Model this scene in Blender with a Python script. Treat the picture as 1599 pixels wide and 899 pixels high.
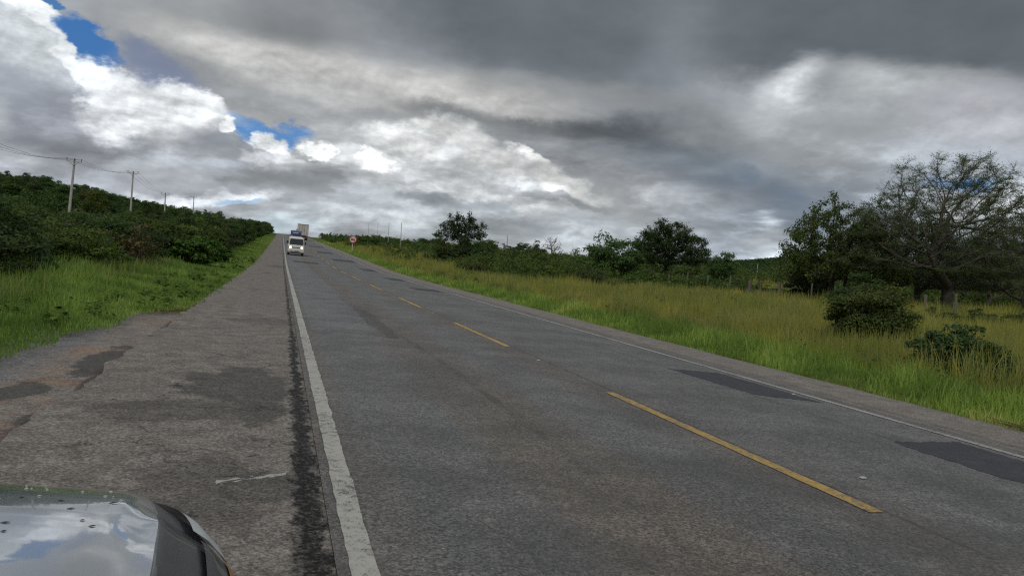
import bpy, bmesh, math, random
import numpy as np
from mathutils import Vector, Matrix

rng = np.random.default_rng(11)
random.seed(11)
scene = bpy.context.scene
for o in list(bpy.data.objects):
    bpy.data.objects.remove(o)
COL = scene.collection
EXPOSURE = 0.0
SKY_STRENGTH = 0.1

# ------------------------------------------------------------------ camera
CAM_YAW, CAM_PITCH, CAM_ROLL, CAM_H = 0.30616, -0.04035, 0.0576, 1.4304
cam_data = bpy.data.cameras.new("camera")
cam_data.sensor_width = 36.0
cam_data.lens = 36.0 * 1150.0 / 1599.0
cam_data.clip_start = 0.05
cam_data.clip_end = 20000.0
cam = bpy.data.objects.new("camera", cam_data)
COL.objects.link(cam)
F = Vector((math.sin(CAM_YAW) * math.cos(CAM_PITCH), math.cos(CAM_YAW) * math.cos(CAM_PITCH), math.sin(CAM_PITCH)))
R0 = Vector((math.cos(CAM_YAW), -math.sin(CAM_YAW), 0.0))
U0 = R0.cross(F)
RR = R0 * math.cos(CAM_ROLL) + U0 * math.sin(CAM_ROLL)
UU = U0 * math.cos(CAM_ROLL) - R0 * math.sin(CAM_ROLL)
cam.matrix_world = Matrix(((RR.x, UU.x, -F.x, 0.0), (RR.y, UU.y, -F.y, 0.0), (RR.z, UU.z, -F.z, CAM_H), (0, 0, 0, 1)))
scene.camera = cam

# ------------------------------------------------------------------ light and exposure
SUN_ELEV, SUN_AZ = math.radians(50), math.radians(-140)     # azimuth clockwise from +Y: the sun stands high behind the camera, to the left
scene.view_settings.view_transform = 'Standard'
scene.view_settings.look = 'None'
scene.view_settings.exposure = EXPOSURE
scene.view_settings.gamma = 1.0
scene.view_settings.use_curve_mapping = False
sun_data = bpy.data.lights.new("sun", 'SUN')
sun_data.energy = 1.25
sun_data.angle = math.radians(14)
sun_data.color = (1.0, 0.955, 0.88)
sun = bpy.data.objects.new("sun", sun_data)
COL.objects.link(sun)
sd = Vector((math.sin(SUN_AZ) * math.cos(SUN_ELEV), math.cos(SUN_AZ) * math.cos(SUN_ELEV), math.sin(SUN_ELEV)))
sun.rotation_euler = sd.to_track_quat('Z', 'Y').to_euler()
scene.cycles.max_bounces = 6
scene.cycles.diffuse_bounces = 3
scene.cycles.transparent_max_bounces = 6
scene.cycles.use_denoising = False
scene.cycles.filter_width = 1.25


class Nodes:
    """short-hand for building node trees"""
    def __init__(self, tree):
        self.t = tree
        self.t.nodes.clear()

    def n(self, kind, **kw):
        nd = self.t.nodes.new(kind)
        ins = kw.pop('ins', {})
        for k, v in kw.items():
            setattr(nd, k, v)
        for k, v in ins.items():
            self.put(nd.inputs[k], v)
        return nd

    def put(self, sock, v):
        if isinstance(v, bpy.types.NodeSocket):
            self.t.links.new(v, sock)
        elif isinstance(v, (tuple, list)) and sock.type == 'RGBA' and len(v) == 3:
            sock.default_value = (*v, 1.0)
        else:
            sock.default_value = v

    def math(self, op, a, b=0.0, c=0.0, clamp=False):
        nd = self.n('ShaderNodeMath', operation=op, use_clamp=clamp)
        for i, v in enumerate((a, b, c)):
            self.put(nd.inputs[i], v)
        return nd.outputs[0]

    def vmath(self, op, a, b=None, scale=None):
        nd = self.n('ShaderNodeVectorMath', operation=op)
        self.put(nd.inputs[0], a)
        if b is not None:
            self.put(nd.inputs[1], b)
        if scale is not None:
            self.put(nd.inputs['Scale'], scale)
        return nd.outputs['Value'] if op in ('LENGTH', 'DOT_PRODUCT', 'DISTANCE') else nd.outputs[0]

    def noise(self, vec, scale, detail=4.0, rough=0.55, lac=2.0, color=False, dist=0.0):
        nd = self.n('ShaderNodeTexNoise', ins={'Vector': vec, 'Scale': scale, 'Detail': detail, 'Roughness': rough, 'Lacunarity': lac, 'Distortion': dist})
        return nd.outputs['Color'] if color else nd.outputs['Fac']

    def ramp(self, v, lo, hi, a=0.0, b=1.0, smooth=True):
        nd = self.n('ShaderNodeMapRange', interpolation_type='SMOOTHSTEP' if smooth else 'LINEAR')
        for k, x in (('Value', v), ('From Min', lo), ('From Max', hi), ('To Min', a), ('To Max', b)):
            self.put(nd.inputs[k], x)
        return nd.outputs[0]

    def mix(self, fac, a, b, blend='MIX'):
        nd = self.n('ShaderNodeMix', data_type='RGBA', blend_type=blend)
        self.put(nd.inputs[0], fac)
        self.put(nd.inputs[6], a)
        self.put(nd.inputs[7], b)
        return nd.outputs[2]


# ------------------------------------------------------------------ sky: broken clouds over a clear sky
# each cloud mass: azimuth, elevation, half width, half height (degrees), tilt, softness of its edge, radiance, cover
CLOUD_PATCHES = [
    (16.8, 10.86, 73.36, 15.47, 3.3, 0.9, (0.305, 0.319, 0.342), 1),
    (26.03, 19.3, 38.2, 5.93, -5.9, 0.7, (0.15, 0.165, 0.178), 1),
    (44.65, 16.09, 15.01, 5.54, -10.3, 0.7, (0.12, 0.136, 0.15), 1),
    (18.46, 16.03, 11.19, 4.04, -8.2, 0.8, (0.127, 0.144, 0.159), 0.9),
    (29.46, 14.5, 2.8, 5.85, 5.0, 0.9, (0.246, 0.266, 0.292), 0.5),
    (26.92, 13.34, 2.39, 2.28, 1.0, 0.9, (0.188, 0.209, 0.238), 0.6),
    (-6.62, 14.64, 10.42, 4.68, -5.9, 0.8, (0.314, 0.319, 0.323), 1),
    (1.2, 14.94, 4.86, 4.03, -12.2, 0.9, (0.216, 0.223, 0.231), 0.9),
    (-1.38, 12.2, 5.59, 1.81, -15.1, 0.9, (0.413, 0.407, 0.392), 0.9),
    (8.87, 12.16, 10.95, 1.95, -4.7, 0.9, (0.434, 0.429, 0.413), 1),
    (3.27, 10.02, 9.15, 1.49, -6.2, 0.9, (0.27, 0.266, 0.262), 0.9),
    (14.93, 9.08, 20.99, 2.3, -6.1, 0.8, (0.15, 0.159, 0.165), 1),
    (21.83, 9.45, 12.18, 1.9, -3.3, 0.5, (0.089, 0.098, 0.105), 1),
    (27.14, 10.11, 7.16, 2.35, 1.6, 0.7, (0.093, 0.105, 0.117), 0.9),
    (5.18, 9.51, 6.99, 0.94, -8.6, 0.7, (0.216, 0.216, 0.216), 0.9),
    (20.68, 11.99, 9.27, 1.21, -0.3, 0.9, (0.27, 0.275, 0.279), 0.9),
    (5.05, 11.99, 10.64, 1.2, -7.9, 0.7, (0.456, 0.445, 0.429), 0.9),
    (-1.37, 12.15, 8.63, 1.62, -11.0, 0.8, (0.503, 0.497, 0.479), 1),
    (9.86, 11.78, 11.0, 1.31, -5.9, 0.8, (0.503, 0.491, 0.474), 1),
    (17.82, 10.34, 10.27, 1.14, -6.5, 0.7, (0.162, 0.168, 0.171), 1),
    (25.26, 9.25, 11.56, 1.51, -2.8, 0.6, (0.089, 0.098, 0.105), 1),
    (41.53, 9.75, 11.97, 3.91, -4.9, 0.7, (0.352, 0.371, 0.386), 1),
    (37.47, 13.31, 2.52, 1.17, 21.5, 0.8, (0.591, 0.61, 0.624), 1),
    (35.38, 11.8, 1.37, 2.18, -19.9, 0.9, (0.429, 0.451, 0.468), 0.8),
    (44.91, 12.62, 5.9, 1.23, -9.0, 0.9, (0.423, 0.44, 0.445), 1),
    (49.53, 10.15, 3.9, 2.43, -2.4, 0.9, (0.402, 0.402, 0.429), 1),
    (33.08, 5.79, 10.99, 2.35, -4.3, 0.8, (0.162, 0.195, 0.235), 1),
    (37.2, 4.75, 7.46, 1.2, -2.4, 0.8, (0.107, 0.144, 0.195), 1),
    (32.18, 5.48, 9.69, 1.7, -2.1, 0.6, (0.144, 0.178, 0.223), 1),
    (41.94, 3.99, 6.58, 1.08, -2.5, 0.9, (0.188, 0.223, 0.27), 0.8),
    (26.43, 6.27, 10.59, 1.53, -9.5, 0.9, (0.254, 0.266, 0.287), 0.9),
    (31.91, 2.41, 6.97, 1.68, -2.3, 0.9, (0.305, 0.352, 0.413), 1),
    (36.06, 1.9, 3.12, 1.41, 2.8, 0.8, (0.445, 0.497, 0.558), 1),
    (36.69, 2.54, 1.16, 1.86, -7.9, 0.9, (0.61, 0.658, 0.701), 0.9),
    (47.65, 6.06, 6.65, 2.96, 0.3, 0.9, (0.376, 0.413, 0.468), 1),
    (49.2, 4.81, 3.58, 1.68, 0.9, 0.9, (0.753, 0.776, 0.791), 0.9),
    (12.12, 6.24, 18.45, 3.64, -8.0, 0.8, (0.413, 0.423, 0.434), 1),
    (19.67, 4.24, 9.82, 1.96, -4.8, 0.9, (0.352, 0.366, 0.381), 1),
    (9.32, 3.61, 9.16, 1.56, -4.2, 0.9, (0.332, 0.356, 0.381), 1),
    (11.83, 2.55, 6.37, 1.08, -2.4, 0.9, (0.246, 0.283, 0.314), 1),
    (15.16, 4.97, 6.41, 0.88, -4.4, 0.9, (0.305, 0.319, 0.328), 1),
    (9.08, 8.19, 3.86, 1.34, -5.4, 0.7, (0.527, 0.533, 0.533), 1),
    (12.93, 9.42, 2.94, 1.24, -5.8, 0.7, (0.552, 0.558, 0.558), 1),
    (18.72, 7.76, 2.07, 0.87, -24.3, 0.6, (0.807, 0.807, 0.791), 1),
    (21.02, 6.52, 3.46, 0.97, -14.8, 0.7, (0.61, 0.61, 0.604), 1),
    (22.68, 3.66, 1.28, 0.59, 3.0, 0.8, (0.658, 0.665, 0.665), 1),
    (15.78, 2.79, 2.97, 0.79, -6.6, 0.8, (0.515, 0.533, 0.546), 0.9),
    (5.8, 6.49, 1.23, 0.67, -5.4, 0.7, (0.776, 0.776, 0.761), 1),
    (7.32, 4.93, 2.88, 0.68, -0.8, 0.8, (0.527, 0.533, 0.539), 0.9),
    (13.1, 6.3, 16.56, 2.53, -8.1, 0.7, (0.491, 0.503, 0.509), 1),
    (9.36, 2.88, 12.54, 1.27, -2.3, 0.8, (0.456, 0.485, 0.503), 1),
    (21.23, 3.09, 9.8, 1.18, -2.9, 0.8, (0.445, 0.479, 0.509), 1),
    (11.74, 4.16, 7.32, 0.69, -4.3, 0.6, (0.287, 0.314, 0.337), 0.9),
    (20.11, 5.25, 5.43, 0.59, -6.8, 0.6, (0.305, 0.323, 0.342), 0.9),
    (5.5, 2.87, 4.27, 0.48, -2.1, 0.6, (0.305, 0.342, 0.371), 0.9),
    (8.35, 8.27, 3.36, 0.96, -7.3, 0.55, (0.687, 0.687, 0.68), 1),
    (12.44, 9.34, 3.42, 0.86, -7.6, 0.55, (0.644, 0.644, 0.631), 1),
    (5.9, 6.45, 1.42, 0.67, -5.4, 0.5, (0.839, 0.839, 0.823), 1),
    (18.86, 7.81, 1.97, 0.73, -24.3, 0.5, (0.871, 0.871, 0.847), 1),
    (21.52, 6.49, 3.45, 0.73, -14.9, 0.6, (0.672, 0.672, 0.658), 1),
    (15.51, 7.52, 2.96, 0.97, -8.2, 0.6, (0.617, 0.617, 0.61), 1),
    (-16.26, 9.3, 5.89, 7.46, 9.8, 0.7, (0.371, 0.397, 0.434), 1),
    (-15.64, 12.09, 2.87, 1.92, -5.8, 0.7, (0.578, 0.61, 0.631), 1),
    (-15.34, 13.62, 3.05, 0.64, -5.9, 0.6, (0.807, 0.831, 0.839), 1),
    (-13.49, 11.39, 0.69, 1.94, 22.7, 0.5, (0.761, 0.784, 0.799), 1),
    (-14.06, 6.19, 6.89, 2.89, 7.5, 0.9, (0.305, 0.319, 0.371), 1),
    (-8.32, 5.6, 9.56, 1.99, -4.7, 0.9, (0.301, 0.314, 0.352), 1),
    (-17.23, 7.55, 1.01, 1.58, 9.0, 0.9, (0.515, 0.527, 0.552), 0.8),
    (-16.15, 5.1, 2.73, 0.82, -2.2, 0.9, (0.445, 0.462, 0.497), 0.9),
    (-12.28, 12.66, 1.15, 2.06, 41.3, 0.35, (0.019, 0.138, 0.413), 1),
    (-15.19, 14.5, 1.38, 0.35, 1.5, 0.4, (0.045, 0.171, 0.402), 1),
    (-8.33, 11.64, 2.91, 1.56, -14.8, 0.6, (0.195, 0.227, 0.323), 0.95),
    (-9.46, 9.65, 1.24, 0.52, -8.0, 0.5, (0.117, 0.262, 0.565), 1),
    (-1.12, 8.28, 3.27, 0.92, -3.1, 0.45, (0.061, 0.216, 0.527), 1),
    (-3.64, 8.8, 1.7, 0.45, -5.8, 0.6, (0.262, 0.376, 0.578), 0.9),
    (-11.59, 10.08, 2.27, 1.45, -27.2, 0.35, (0.745, 0.776, 0.799), 1),
    (-6.44, 9.99, 1.86, 1.51, -13.6, 0.45, (0.839, 0.855, 0.871), 1),
    (-8.22, 8.45, 4.35, 2.28, -9.9, 0.5, (0.701, 0.716, 0.73), 1),
    (-10.37, 7.73, 2.3, 1.55, -3.4, 0.6, (0.73, 0.738, 0.753), 1),
    (-5.3, 7.49, 2.16, 1.17, -10.5, 0.5, (0.807, 0.815, 0.823), 1),
    (-4.19, 6.36, 2.97, 1.55, -6.8, 0.6, (0.352, 0.371, 0.407), 1),
    (-6.65, 4.67, 9.42, 1.35, -5.2, 0.8, (0.314, 0.328, 0.352), 1),
    (-4.0, 8.0, 0.93, 0.77, -14.6, 0.3, (0.922, 0.93, 0.939), 1),
    (-0.8, 7.25, 1.16, 1.19, 5.8, 0.35, (0.839, 0.855, 0.871), 1),
    (-0.02, 5.66, 2.05, 1.13, -13.5, 0.5, (0.687, 0.701, 0.716), 1),
    (-2.35, 6.0, 0.88, 0.64, 5.6, 0.6, (0.617, 0.631, 0.658), 1),
    (2.03, 6.88, 1.09, 0.47, -17.4, 0.5, (0.855, 0.863, 0.855), 1),
    (-1.04, 4.27, 5.33, 1.12, -3.5, 0.9, (0.305, 0.323, 0.342), 1),
    (4.02, 4.2, 5.14, 1.44, -3.8, 0.9, (0.361, 0.381, 0.402), 1),
    (-4.92, 3.24, 4.23, 0.73, -0.5, 0.7, (0.61, 0.638, 0.672), 1),
    (-3.09, 2.8, 1.3, 0.28, -1.8, 0.5, (0.305, 0.468, 0.672), 0.9),
    (0.2, 1.78, 3.63, 1.04, 4.0, 0.9, (0.552, 0.631, 0.687), 1),
    (4.57, 2.56, 3.3, 0.77, -1.1, 0.9, (0.468, 0.497, 0.521), 0.9),
    (47.78, 6.82, 1.69, 0.63, -0.2, 0.6, (0.076, 0.231, 0.552), 0.95),
]
def build_sky():
    w = bpy.data.worlds.new("World")
    scene.world = w
    w.use_nodes = True
    N = Nodes(w.node_tree)
    d = N.n('ShaderNodeTexCoord').outputs['Generated']
    sep = N.n('ShaderNodeSeparateXYZ', ins={0: d}).outputs
    az = N.math('MULTIPLY', N.math('ARCTAN2', sep[0], sep[1]), 57.2958)
    el = N.math('MULTIPLY', N.math('ARCSINE', sep[2]), 57.2958)
    q = N.n('ShaderNodeCombineXYZ', ins={0: az, 1: el, 2: 0.0}).outputs[0]
    # cloud layer seen in perspective: streaks flatten towards the horizon
    inv = N.math('DIVIDE', 1.0, N.math('ADD', N.math('MAXIMUM', sep[2], 0.0), 0.10))
    flat = N.vmath('SCALE', d, scale=inv)
    # towers keep their height: direction itself, a little stretched sideways
    tower = N.vmath('MULTIPLY', d, (1.0, 1.0, 1.7))
    # edges of the masses are broken up at several sizes
    def centred(vec, scale, detail, amp, rough=0.55):
        c = N.noise(vec, scale, detail, rough, color=True)
        return N.vmath('MULTIPLY', N.vmath('SUBTRACT', c, (0.5, 0.5, 0.5)), (amp * 1.25, amp, 0.0))
    wq = N.vmath('ADD', q, centred(tower, 4.0, 2.0, 3.6))
    wq = N.vmath('ADD', wq, centred(tower, 16.0, 5.0, 4.2, 0.62))
    wsoft = N.vmath('ADD', q, centred(tower, 3.2, 4.0, 4.6, 0.5))
    wsoft = N.vmath('ADD', wsoft, centred(flat, 1.6, 5.0, 3.5, 0.6))
    # general broken cover everywhere
    g = N.noise(flat, 0.8, 6.0, 0.55)
    base = N.mix(N.ramp(g, 0.35, 0.66), (0.17, 0.185, 0.20), (0.52, 0.54, 0.56))
    hi = N.ramp(el, 30.0, 60.0)
    col = N.mix(0.5, base, (0.36, 0.375, 0.40))
    edge = N.ramp(N.math('ABSOLUTE', az), 80.0, 40.0)
    for i, (a, e, rx, ry, rot, soft, rgb, st) in enumerate(CLOUD_PATCHES):
        if i % 5 == 4:                                     # keeps the shader evaluating mass by mass, within its memory
            for k in (0, 1):
                nd = N.n('ShaderNodeVectorMath', operation='MULTIPLY_ADD')
                N.put(nd.inputs[0], col)
                N.put(nd.inputs[1], (1e-7, 1e-7, 1e-7))
                N.put(nd.inputs[2], wq if k else wsoft)
                if k:
                    wq = nd.outputs[0]
                else:
                    wsoft = nd.outputs[0]
        mp = N.n('ShaderNodeMapping', vector_type='TEXTURE', ins={
            'Vector': wq if soft < 0.75 else wsoft, 'Location': (a, e, 0.0), 'Rotation': (0.0, 0.0, math.radians(rot)), 'Scale': (rx, ry, 1.0)})
        r = N.vmath('LENGTH', mp.outputs[0])
        s = soft if soft < 0.75 else 1.0
        f = N.ramp(r, 1.0 + s * 0.55, 1.0 - s * 0.85, 0.0, st)
        col = N.mix(f, col, rgb)
    # rows of small cumulus low over the horizon: grey undersides, pale tops
    low = N.vmath('MULTIPLY', d, (1.0, 1.0, 2.7))
    pv = N.vmath('ADD', low, N.vmath('SCALE', N.vmath('SUBTRACT', N.noise(low, 30.0, 4.0, 0.6, color=True), (0.5, 0.5, 0.5)), scale=0.035))
    pn = N.noise(pv, 8.5, 6.0, 0.52)
    pb = N.noise(N.vmath('ADD', pv, (0.0, 0.0, 0.055)), 8.5, 6.0, 0.52)
    puff = N.math('ADD', N.ramp(pn, 0.42, 0.62), N.math('MULTIPLY', N.math('SUBTRACT', pn, pb), 2.2))
    zone = N.math('MULTIPLY', N.ramp(el, 13.0, 6.0), N.ramp(N.vmath('DOT_PRODUCT', col, (0.3, 0.5, 0.2)), 0.16, 0.34))
    col = N.vmath('SCALE', col, scale=N.math('ADD', 1.0, N.math('MULTIPLY', zone, N.math('MULTIPLY_ADD', puff, 0.40, -0.20))))
    # billows: brighter on the side that faces the sun, darker away from it
    def lit(vec, scale, detail, off, rough=0.6):
        a = N.noise(vec, scale, detail, rough)
        b = N.noise(N.vmath('ADD', vec, off), scale, detail, rough)
        return N.math('SUBTRACT', a, b)
    tow = lit(tower, 13.0, 7.0, (-0.012, 0.0, 0.030))
    tow2 = lit(tower, 38.0, 5.0, (-0.004, 0.0, 0.010))
    lay = lit(N.vmath('SCALE', d, scale=N.math('DIVIDE', 1.0, N.math('ADD', N.math('MAXIMUM', sep[2], 0.0), 0.22))), 3.4, 6.0, (-0.05, 0.09, 0.0), 0.55)
    lum = N.vmath('DOT_PRODUCT', col, (0.3, 0.5, 0.2))
    bright = N.ramp(lum, 0.26, 0.62)                       # deep cloud is smooth, sunlit cloud is crisp
    amt = N.math('ADD', N.math('MULTIPLY', tow, N.math('MULTIPLY_ADD', bright, 0.95, 0.16)), N.math('MULTIPLY', lay, 0.42))
    amt = N.math('ADD', amt, N.math('MULTIPLY', tow2, N.math('MULTIPLY_ADD', bright, 0.75, 0.05)))
    sat = N.math('SUBTRACT', N.n('ShaderNodeSeparateColor', ins={0: col}).outputs[2], N.n('ShaderNodeSeparateColor', ins={0: col}).outputs[0])
    cloudy = N.ramp(sat, 0.22, 0.08)                       # the clear gaps carry no billows
    amt = N.math('MULTIPLY', amt, cloudy)
    col = N.vmath('SCALE', col, scale=N.math('MAXIMUM', N.math('ADD', 1.0, amt), 0.3))
    lum2 = N.math('MAXIMUM', N.vmath('DOT_PRODUCT', col, (0.3, 0.5, 0.2)), 0.02)
    col = N.vmath('MULTIPLY', N.vmath('SCALE', col, scale=N.math('POWER', N.math('DIVIDE', lum2, 0.36), 0.07)), (0.98, 1.0, 1.01))
    # clear sky in the gaps
    sky = N.n('ShaderNodeTexSky', sky_type='NISHITA', sun_disc=False, sun_elevation=SUN_ELEV, sun_rotation=SUN_AZ)
    cloud10 = N.vmath('SCALE', col, scale=1.10 / SKY_STRENGTH)
    cover = N.ramp(sat, 0.30, 0.12, 0.80, 0.985)
    out = N.mix(cover, sky.outputs[0], cloud10)
    below = N.ramp(sep[2], -0.02, -0.12)
    out = N.mix(below, out, (0.9, 0.95, 0.8))
    w.cycles.sampling_method = 'MANUAL'
    w.cycles.sample_map_resolution = 512
    bg = N.n('ShaderNodeBackground', ins={'Color': out, 'Strength': SKY_STRENGTH})
    N.t.links.new(bg.outputs[0], N.n('ShaderNodeOutputWorld').inputs[0])


build_sky()

# ------------------------------------------------------------------ object helpers
def link(o, parent=None):
    COL.objects.link(o)
    if parent is not None:
        o.parent = parent
    return o


def tag(o, label=None, cat=None, group=None, kind=None):
    for k, v in (('label', label), ('category', cat), ('group', group), ('kind', kind)):
        if v:
            o[k] = v
    return o


def empty(name, loc, label, cat, group=None, rz=0.0, scale=1.0):
    o = bpy.data.objects.new(name, None)
    o.empty_display_size = 0.3
    o.location = loc
    o.rotation_euler = (0, 0, rz)
    o.scale = (scale,) * 3 if not isinstance(scale, tuple) else scale
    link(o)
    return tag(o, label, cat, group)


def mesh_np(name, verts, faces_flat, loops, mats, mat_idx=None, smooth=False, attr=None):
    """mesh from numpy arrays; all faces have `loops` corners"""
    me = bpy.data.meshes.new(name)
    verts = np.asarray(verts, dtype=np.float32).reshape(-1, 3)
    faces_flat = np.asarray(faces_flat, dtype=np.int32).ravel()
    nf = len(faces_flat) // loops
    me.vertices.add(len(verts))
    me.vertices.foreach_set('co', verts.ravel())
    me.loops.add(len(faces_flat))
    me.loops.foreach_set('vertex_index', faces_flat)
    me.polygons.add(nf)
    me.polygons.foreach_set('loop_start', np.arange(nf, dtype=np.int32) * loops)
    for m in (mats if isinstance(mats, (list, tuple)) else [mats]):
        me.materials.append(m)
    if mat_idx is not None:
        me.polygons.foreach_set('material_index', np.asarray(mat_idx, dtype=np.int32))
    if smooth:
        me.polygons.foreach_set('use_smooth', np.ones(nf, dtype=bool))
    if attr is not None:
        for an, av in attr.items():
            a = me.attributes.new(an, 'FLOAT', 'POINT')
            a.data.foreach_set('value', np.asarray(av, dtype=np.float32))
    me.update(calc_edges=True)
    return me


def obj(name, me, parent=None, **kw):
    o = bpy.data.objects.new(name, me)
    link(o, parent)
    return tag(o, **kw)


class MB:
    """collects simple shapes into one mesh"""
    def __init__(self):
        self.v, self.f, self.m = [], [], []

    def add(self, verts, faces, mi=0):
        b = len(self.v)
        self.v += [tuple(p) for p in verts]
        self.f += [tuple(b + i for i in f) for f in faces]
        self.m += [mi] * len(faces)
        return self

    def box(self, c, s, rot=None, mi=0, taper=1.0):
        c = Vector(c)
        pts = []
        for z in (-1, 1):
            k = taper if z > 0 else 1.0
            for x, y in ((-1, -1), (1, -1), (1, 1), (-1, 1)):
                p = Vector((x * s[0] / 2 * k, y * s[1] / 2 * k, z * s[2] / 2))
                pts.append(c + (rot @ p if rot else p))
        return self.add(pts, [(0, 3, 2, 1), (4, 5, 6, 7), (0, 1, 5, 4), (1, 2, 6, 5), (2, 3, 7, 6), (3, 0, 4, 7)], mi)

    def tube(self, pts, rad, n=8, mi=0, caps=True):
        pts = [Vector(p) for p in pts]
        rad = rad if isinstance(rad, (list, tuple)) else [rad] * len(pts)
        rings = []
        ref = None
        for i, p in enumerate(pts):
            t = (pts[min(i + 1, len(pts) - 1)] - pts[max(i - 1, 0)]).normalized()
            if ref is None:
                ref = Vector((1, 0, 0)) if abs(t.x) < 0.8 else Vector((0, 1, 0))
            a = (ref - t * ref.dot(t)).normalized()
            ref = a
            b = t.cross(a)
            rings.append([p + (a * math.cos(2 * math.pi * k / n) + b * math.sin(2 * math.pi * k / n)) * rad[i] for k in range(n)])
        fs = []
        for i in range(len(rings) - 1):
            for k in range(n):
                fs.append((i * n + k, i * n + (k + 1) % n, (i + 1) * n + (k + 1) % n, (i + 1) * n + k))
        if caps:
            fs.append(tuple(range(n - 1, -1, -1)))
            fs.append(tuple((len(rings) - 1) * n + k for k in range(n)))
        return self.add([q for r in rings for q in r], fs, mi)

    def disc(self, c, normal, r, n=24, mi=0, thick=0.01):
        nn = Vector(normal).normalized()
        c = Vector(c)
        return self.tube([c - nn * thick / 2, c + nn * thick / 2], r, n, mi)

    def build(self, name, mats, parent=None, bevel=0.0, smooth=False, segs=2, **kw):
        me = bpy.data.meshes.new(name)
        me.from_pydata(self.v, [], self.f)
        for m in (mats if isinstance(mats, (list, tuple)) else [mats]):
            me.materials.append(m)
        me.polygons.foreach_set('material_index', self.m)
        if bevel > 0:
            bm = bmesh.new()
            bm.from_mesh(me)
            bmesh.ops.remove_doubles(bm, verts=bm.verts, dist=1e-5)
            ed = [e for e in bm.edges if len(e.link_faces) == 2 and e.calc_face_angle(0) > 0.6]
            bmesh.ops.bevel(bm, geom=ed, offset=bevel, segments=segs, profile=0.5, affect='EDGES')
            bm.to_mesh(me)
            bm.free()
        if smooth:
            me.polygons.foreach_set('use_smooth', np.ones(len(me.polygons), dtype=bool))
            me.set_sharp_from_angle(angle=math.radians(38))
        me.update()
        return obj(name, me, parent, **kw)


def new_mat(name):
    m = bpy.data.materials.new(name)
    m.use_nodes = True
    N = Nodes(m.node_tree)
    out = N.n('ShaderNodeOutputMaterial')
    return m, N, out


def simple_mat(name, color, rough=0.5, metal=0.0, spec=0.5, coat=0.0, grime=0.12, scale=6.0, emit=None, estr=0.0):
    m, N, out = new_mat(name)
    P = N.n('ShaderNodeTexCoord').outputs['Object']
    a = N.noise(P, scale, 5.0, 0.6)
    c = N.mix(N.ramp(a, 0.35, 0.7, 0.0, grime), color, tuple(k * 0.45 + 0.012 for k in color))
    b = N.n('ShaderNodeBsdfPrincipled', ins={'Base Color': c, 'Metallic': metal, 'Specular IOR Level': spec, 'Coat Weight': coat,
                                             'Roughness': N.ramp(a, 0.3, 0.75, rough, min(1.0, rough + 0.12))})
    if emit:
        N.put(b.inputs['Emission Color'], emit)
        N.put(b.inputs['Emission Strength'], estr)
    N.t.links.new(b.outputs[0], out.inputs[0])
    return m


# ------------------------------------------------------------------ shape of the land
CROSS = 0.0438                       # the road leans down to the right


def sm(x, a, b):
    t = np.clip((np.asarray(x, float) - a) / (b - a), 0, 1)
    return t * t * (3 - 2 * t)


_py = np.linspace(-100, 4000, 8201)
_slope = 0.0225 * sm(_py, 38, 75) - 0.040 * sm(_py, 318, 400) + 0.0175 * sm(_py, 420, 600)
_pz = np.concatenate([[0], np.cumsum((_slope[1:] + _slope[:-1]) / 2 * np.diff(_py))])
_pz -= np.interp(0, _py, _pz)


def road_z(y):
    return np.interp(y, _py, _pz)


def _h(ix, iy):
    v = np.sin(ix * 127.1 + iy * 311.7) * 43758.5453
    return v - np.floor(v)


def vnoise(x, y):
    ix, iy = np.floor(x), np.floor(y)
    fx, fy = x - ix, y - iy
    fx, fy = fx * fx * (3 - 2 * fx), fy * fy * (3 - 2 * fy)
    return ((_h(ix, iy) * (1 - fx) + _h(ix + 1, iy) * fx) * (1 - fy) + (_h(ix, iy + 1) * (1 - fx) + _h(ix + 1, iy + 1) * fx) * fy)


def fbm(x, y, o=4):
    s, a = 0, 0.5
    for _ in range(o):
        s = s + a * vnoise(x, y)
        x, y, a = x * 2.03 + 17.3, y * 2.03 + 5.1, a * 0.5
    return s


LX = [-4000, -400, -150, -80, -60, -45, -34, -22, -14, -9, -1.7]
LZ = [28, 26, 16, 10.6, 8.6, 6.6, 4.3, 1.5, 0.65, 0.36, 0.0744]


def land_z(x, y):
    """height of the natural ground"""
    x = np.asarray(x, float)
    y = np.asarray(y, float)
    zr = road_z(y)
    left = np.interp(x, LX, LZ) + zr * (1 - 0.3 * sm(-x, 60, 300))
    base = -CROSS * np.clip(x, -1.7, 9.17)
    drop = -0.42 * sm(x, 10.0, 13.5) - 0.5 * sm(x, 40, 120)
    fall = 1 - sm(x, 45, 175)
    right = base + drop + zr * np.where(x > 9.17, fall, 1.0)
    # wooded ridge far to the right
    dd = np.hypot(x, y)
    azd = np.degrees(np.arctan2(x, np.maximum(y, 1)))
    ridge = sm(dd, 350, 800) * (8 + 12 * np.exp(-((azd - 40.5) / 5.5) ** 2) + 9 * np.exp(-((azd - 57) / 9) ** 2)) * sm(x, 120, 300)
    z = np.where(x < -1.7, left, right + ridge)
    bumps = (fbm(x * 0.13, y * 0.13) - 0.47) * 0.5 * sm(np.abs(x - 3.7), 7.5, 16)
    return z + bumps


def surf_z(x, y):
    """ground seen: paved band or land"""
    paved = (x > -1.7) & (x < 9.17)
    return np.where(paved, road_z(y) - CROSS * np.asarray(x, float), land_z(x, y))


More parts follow.
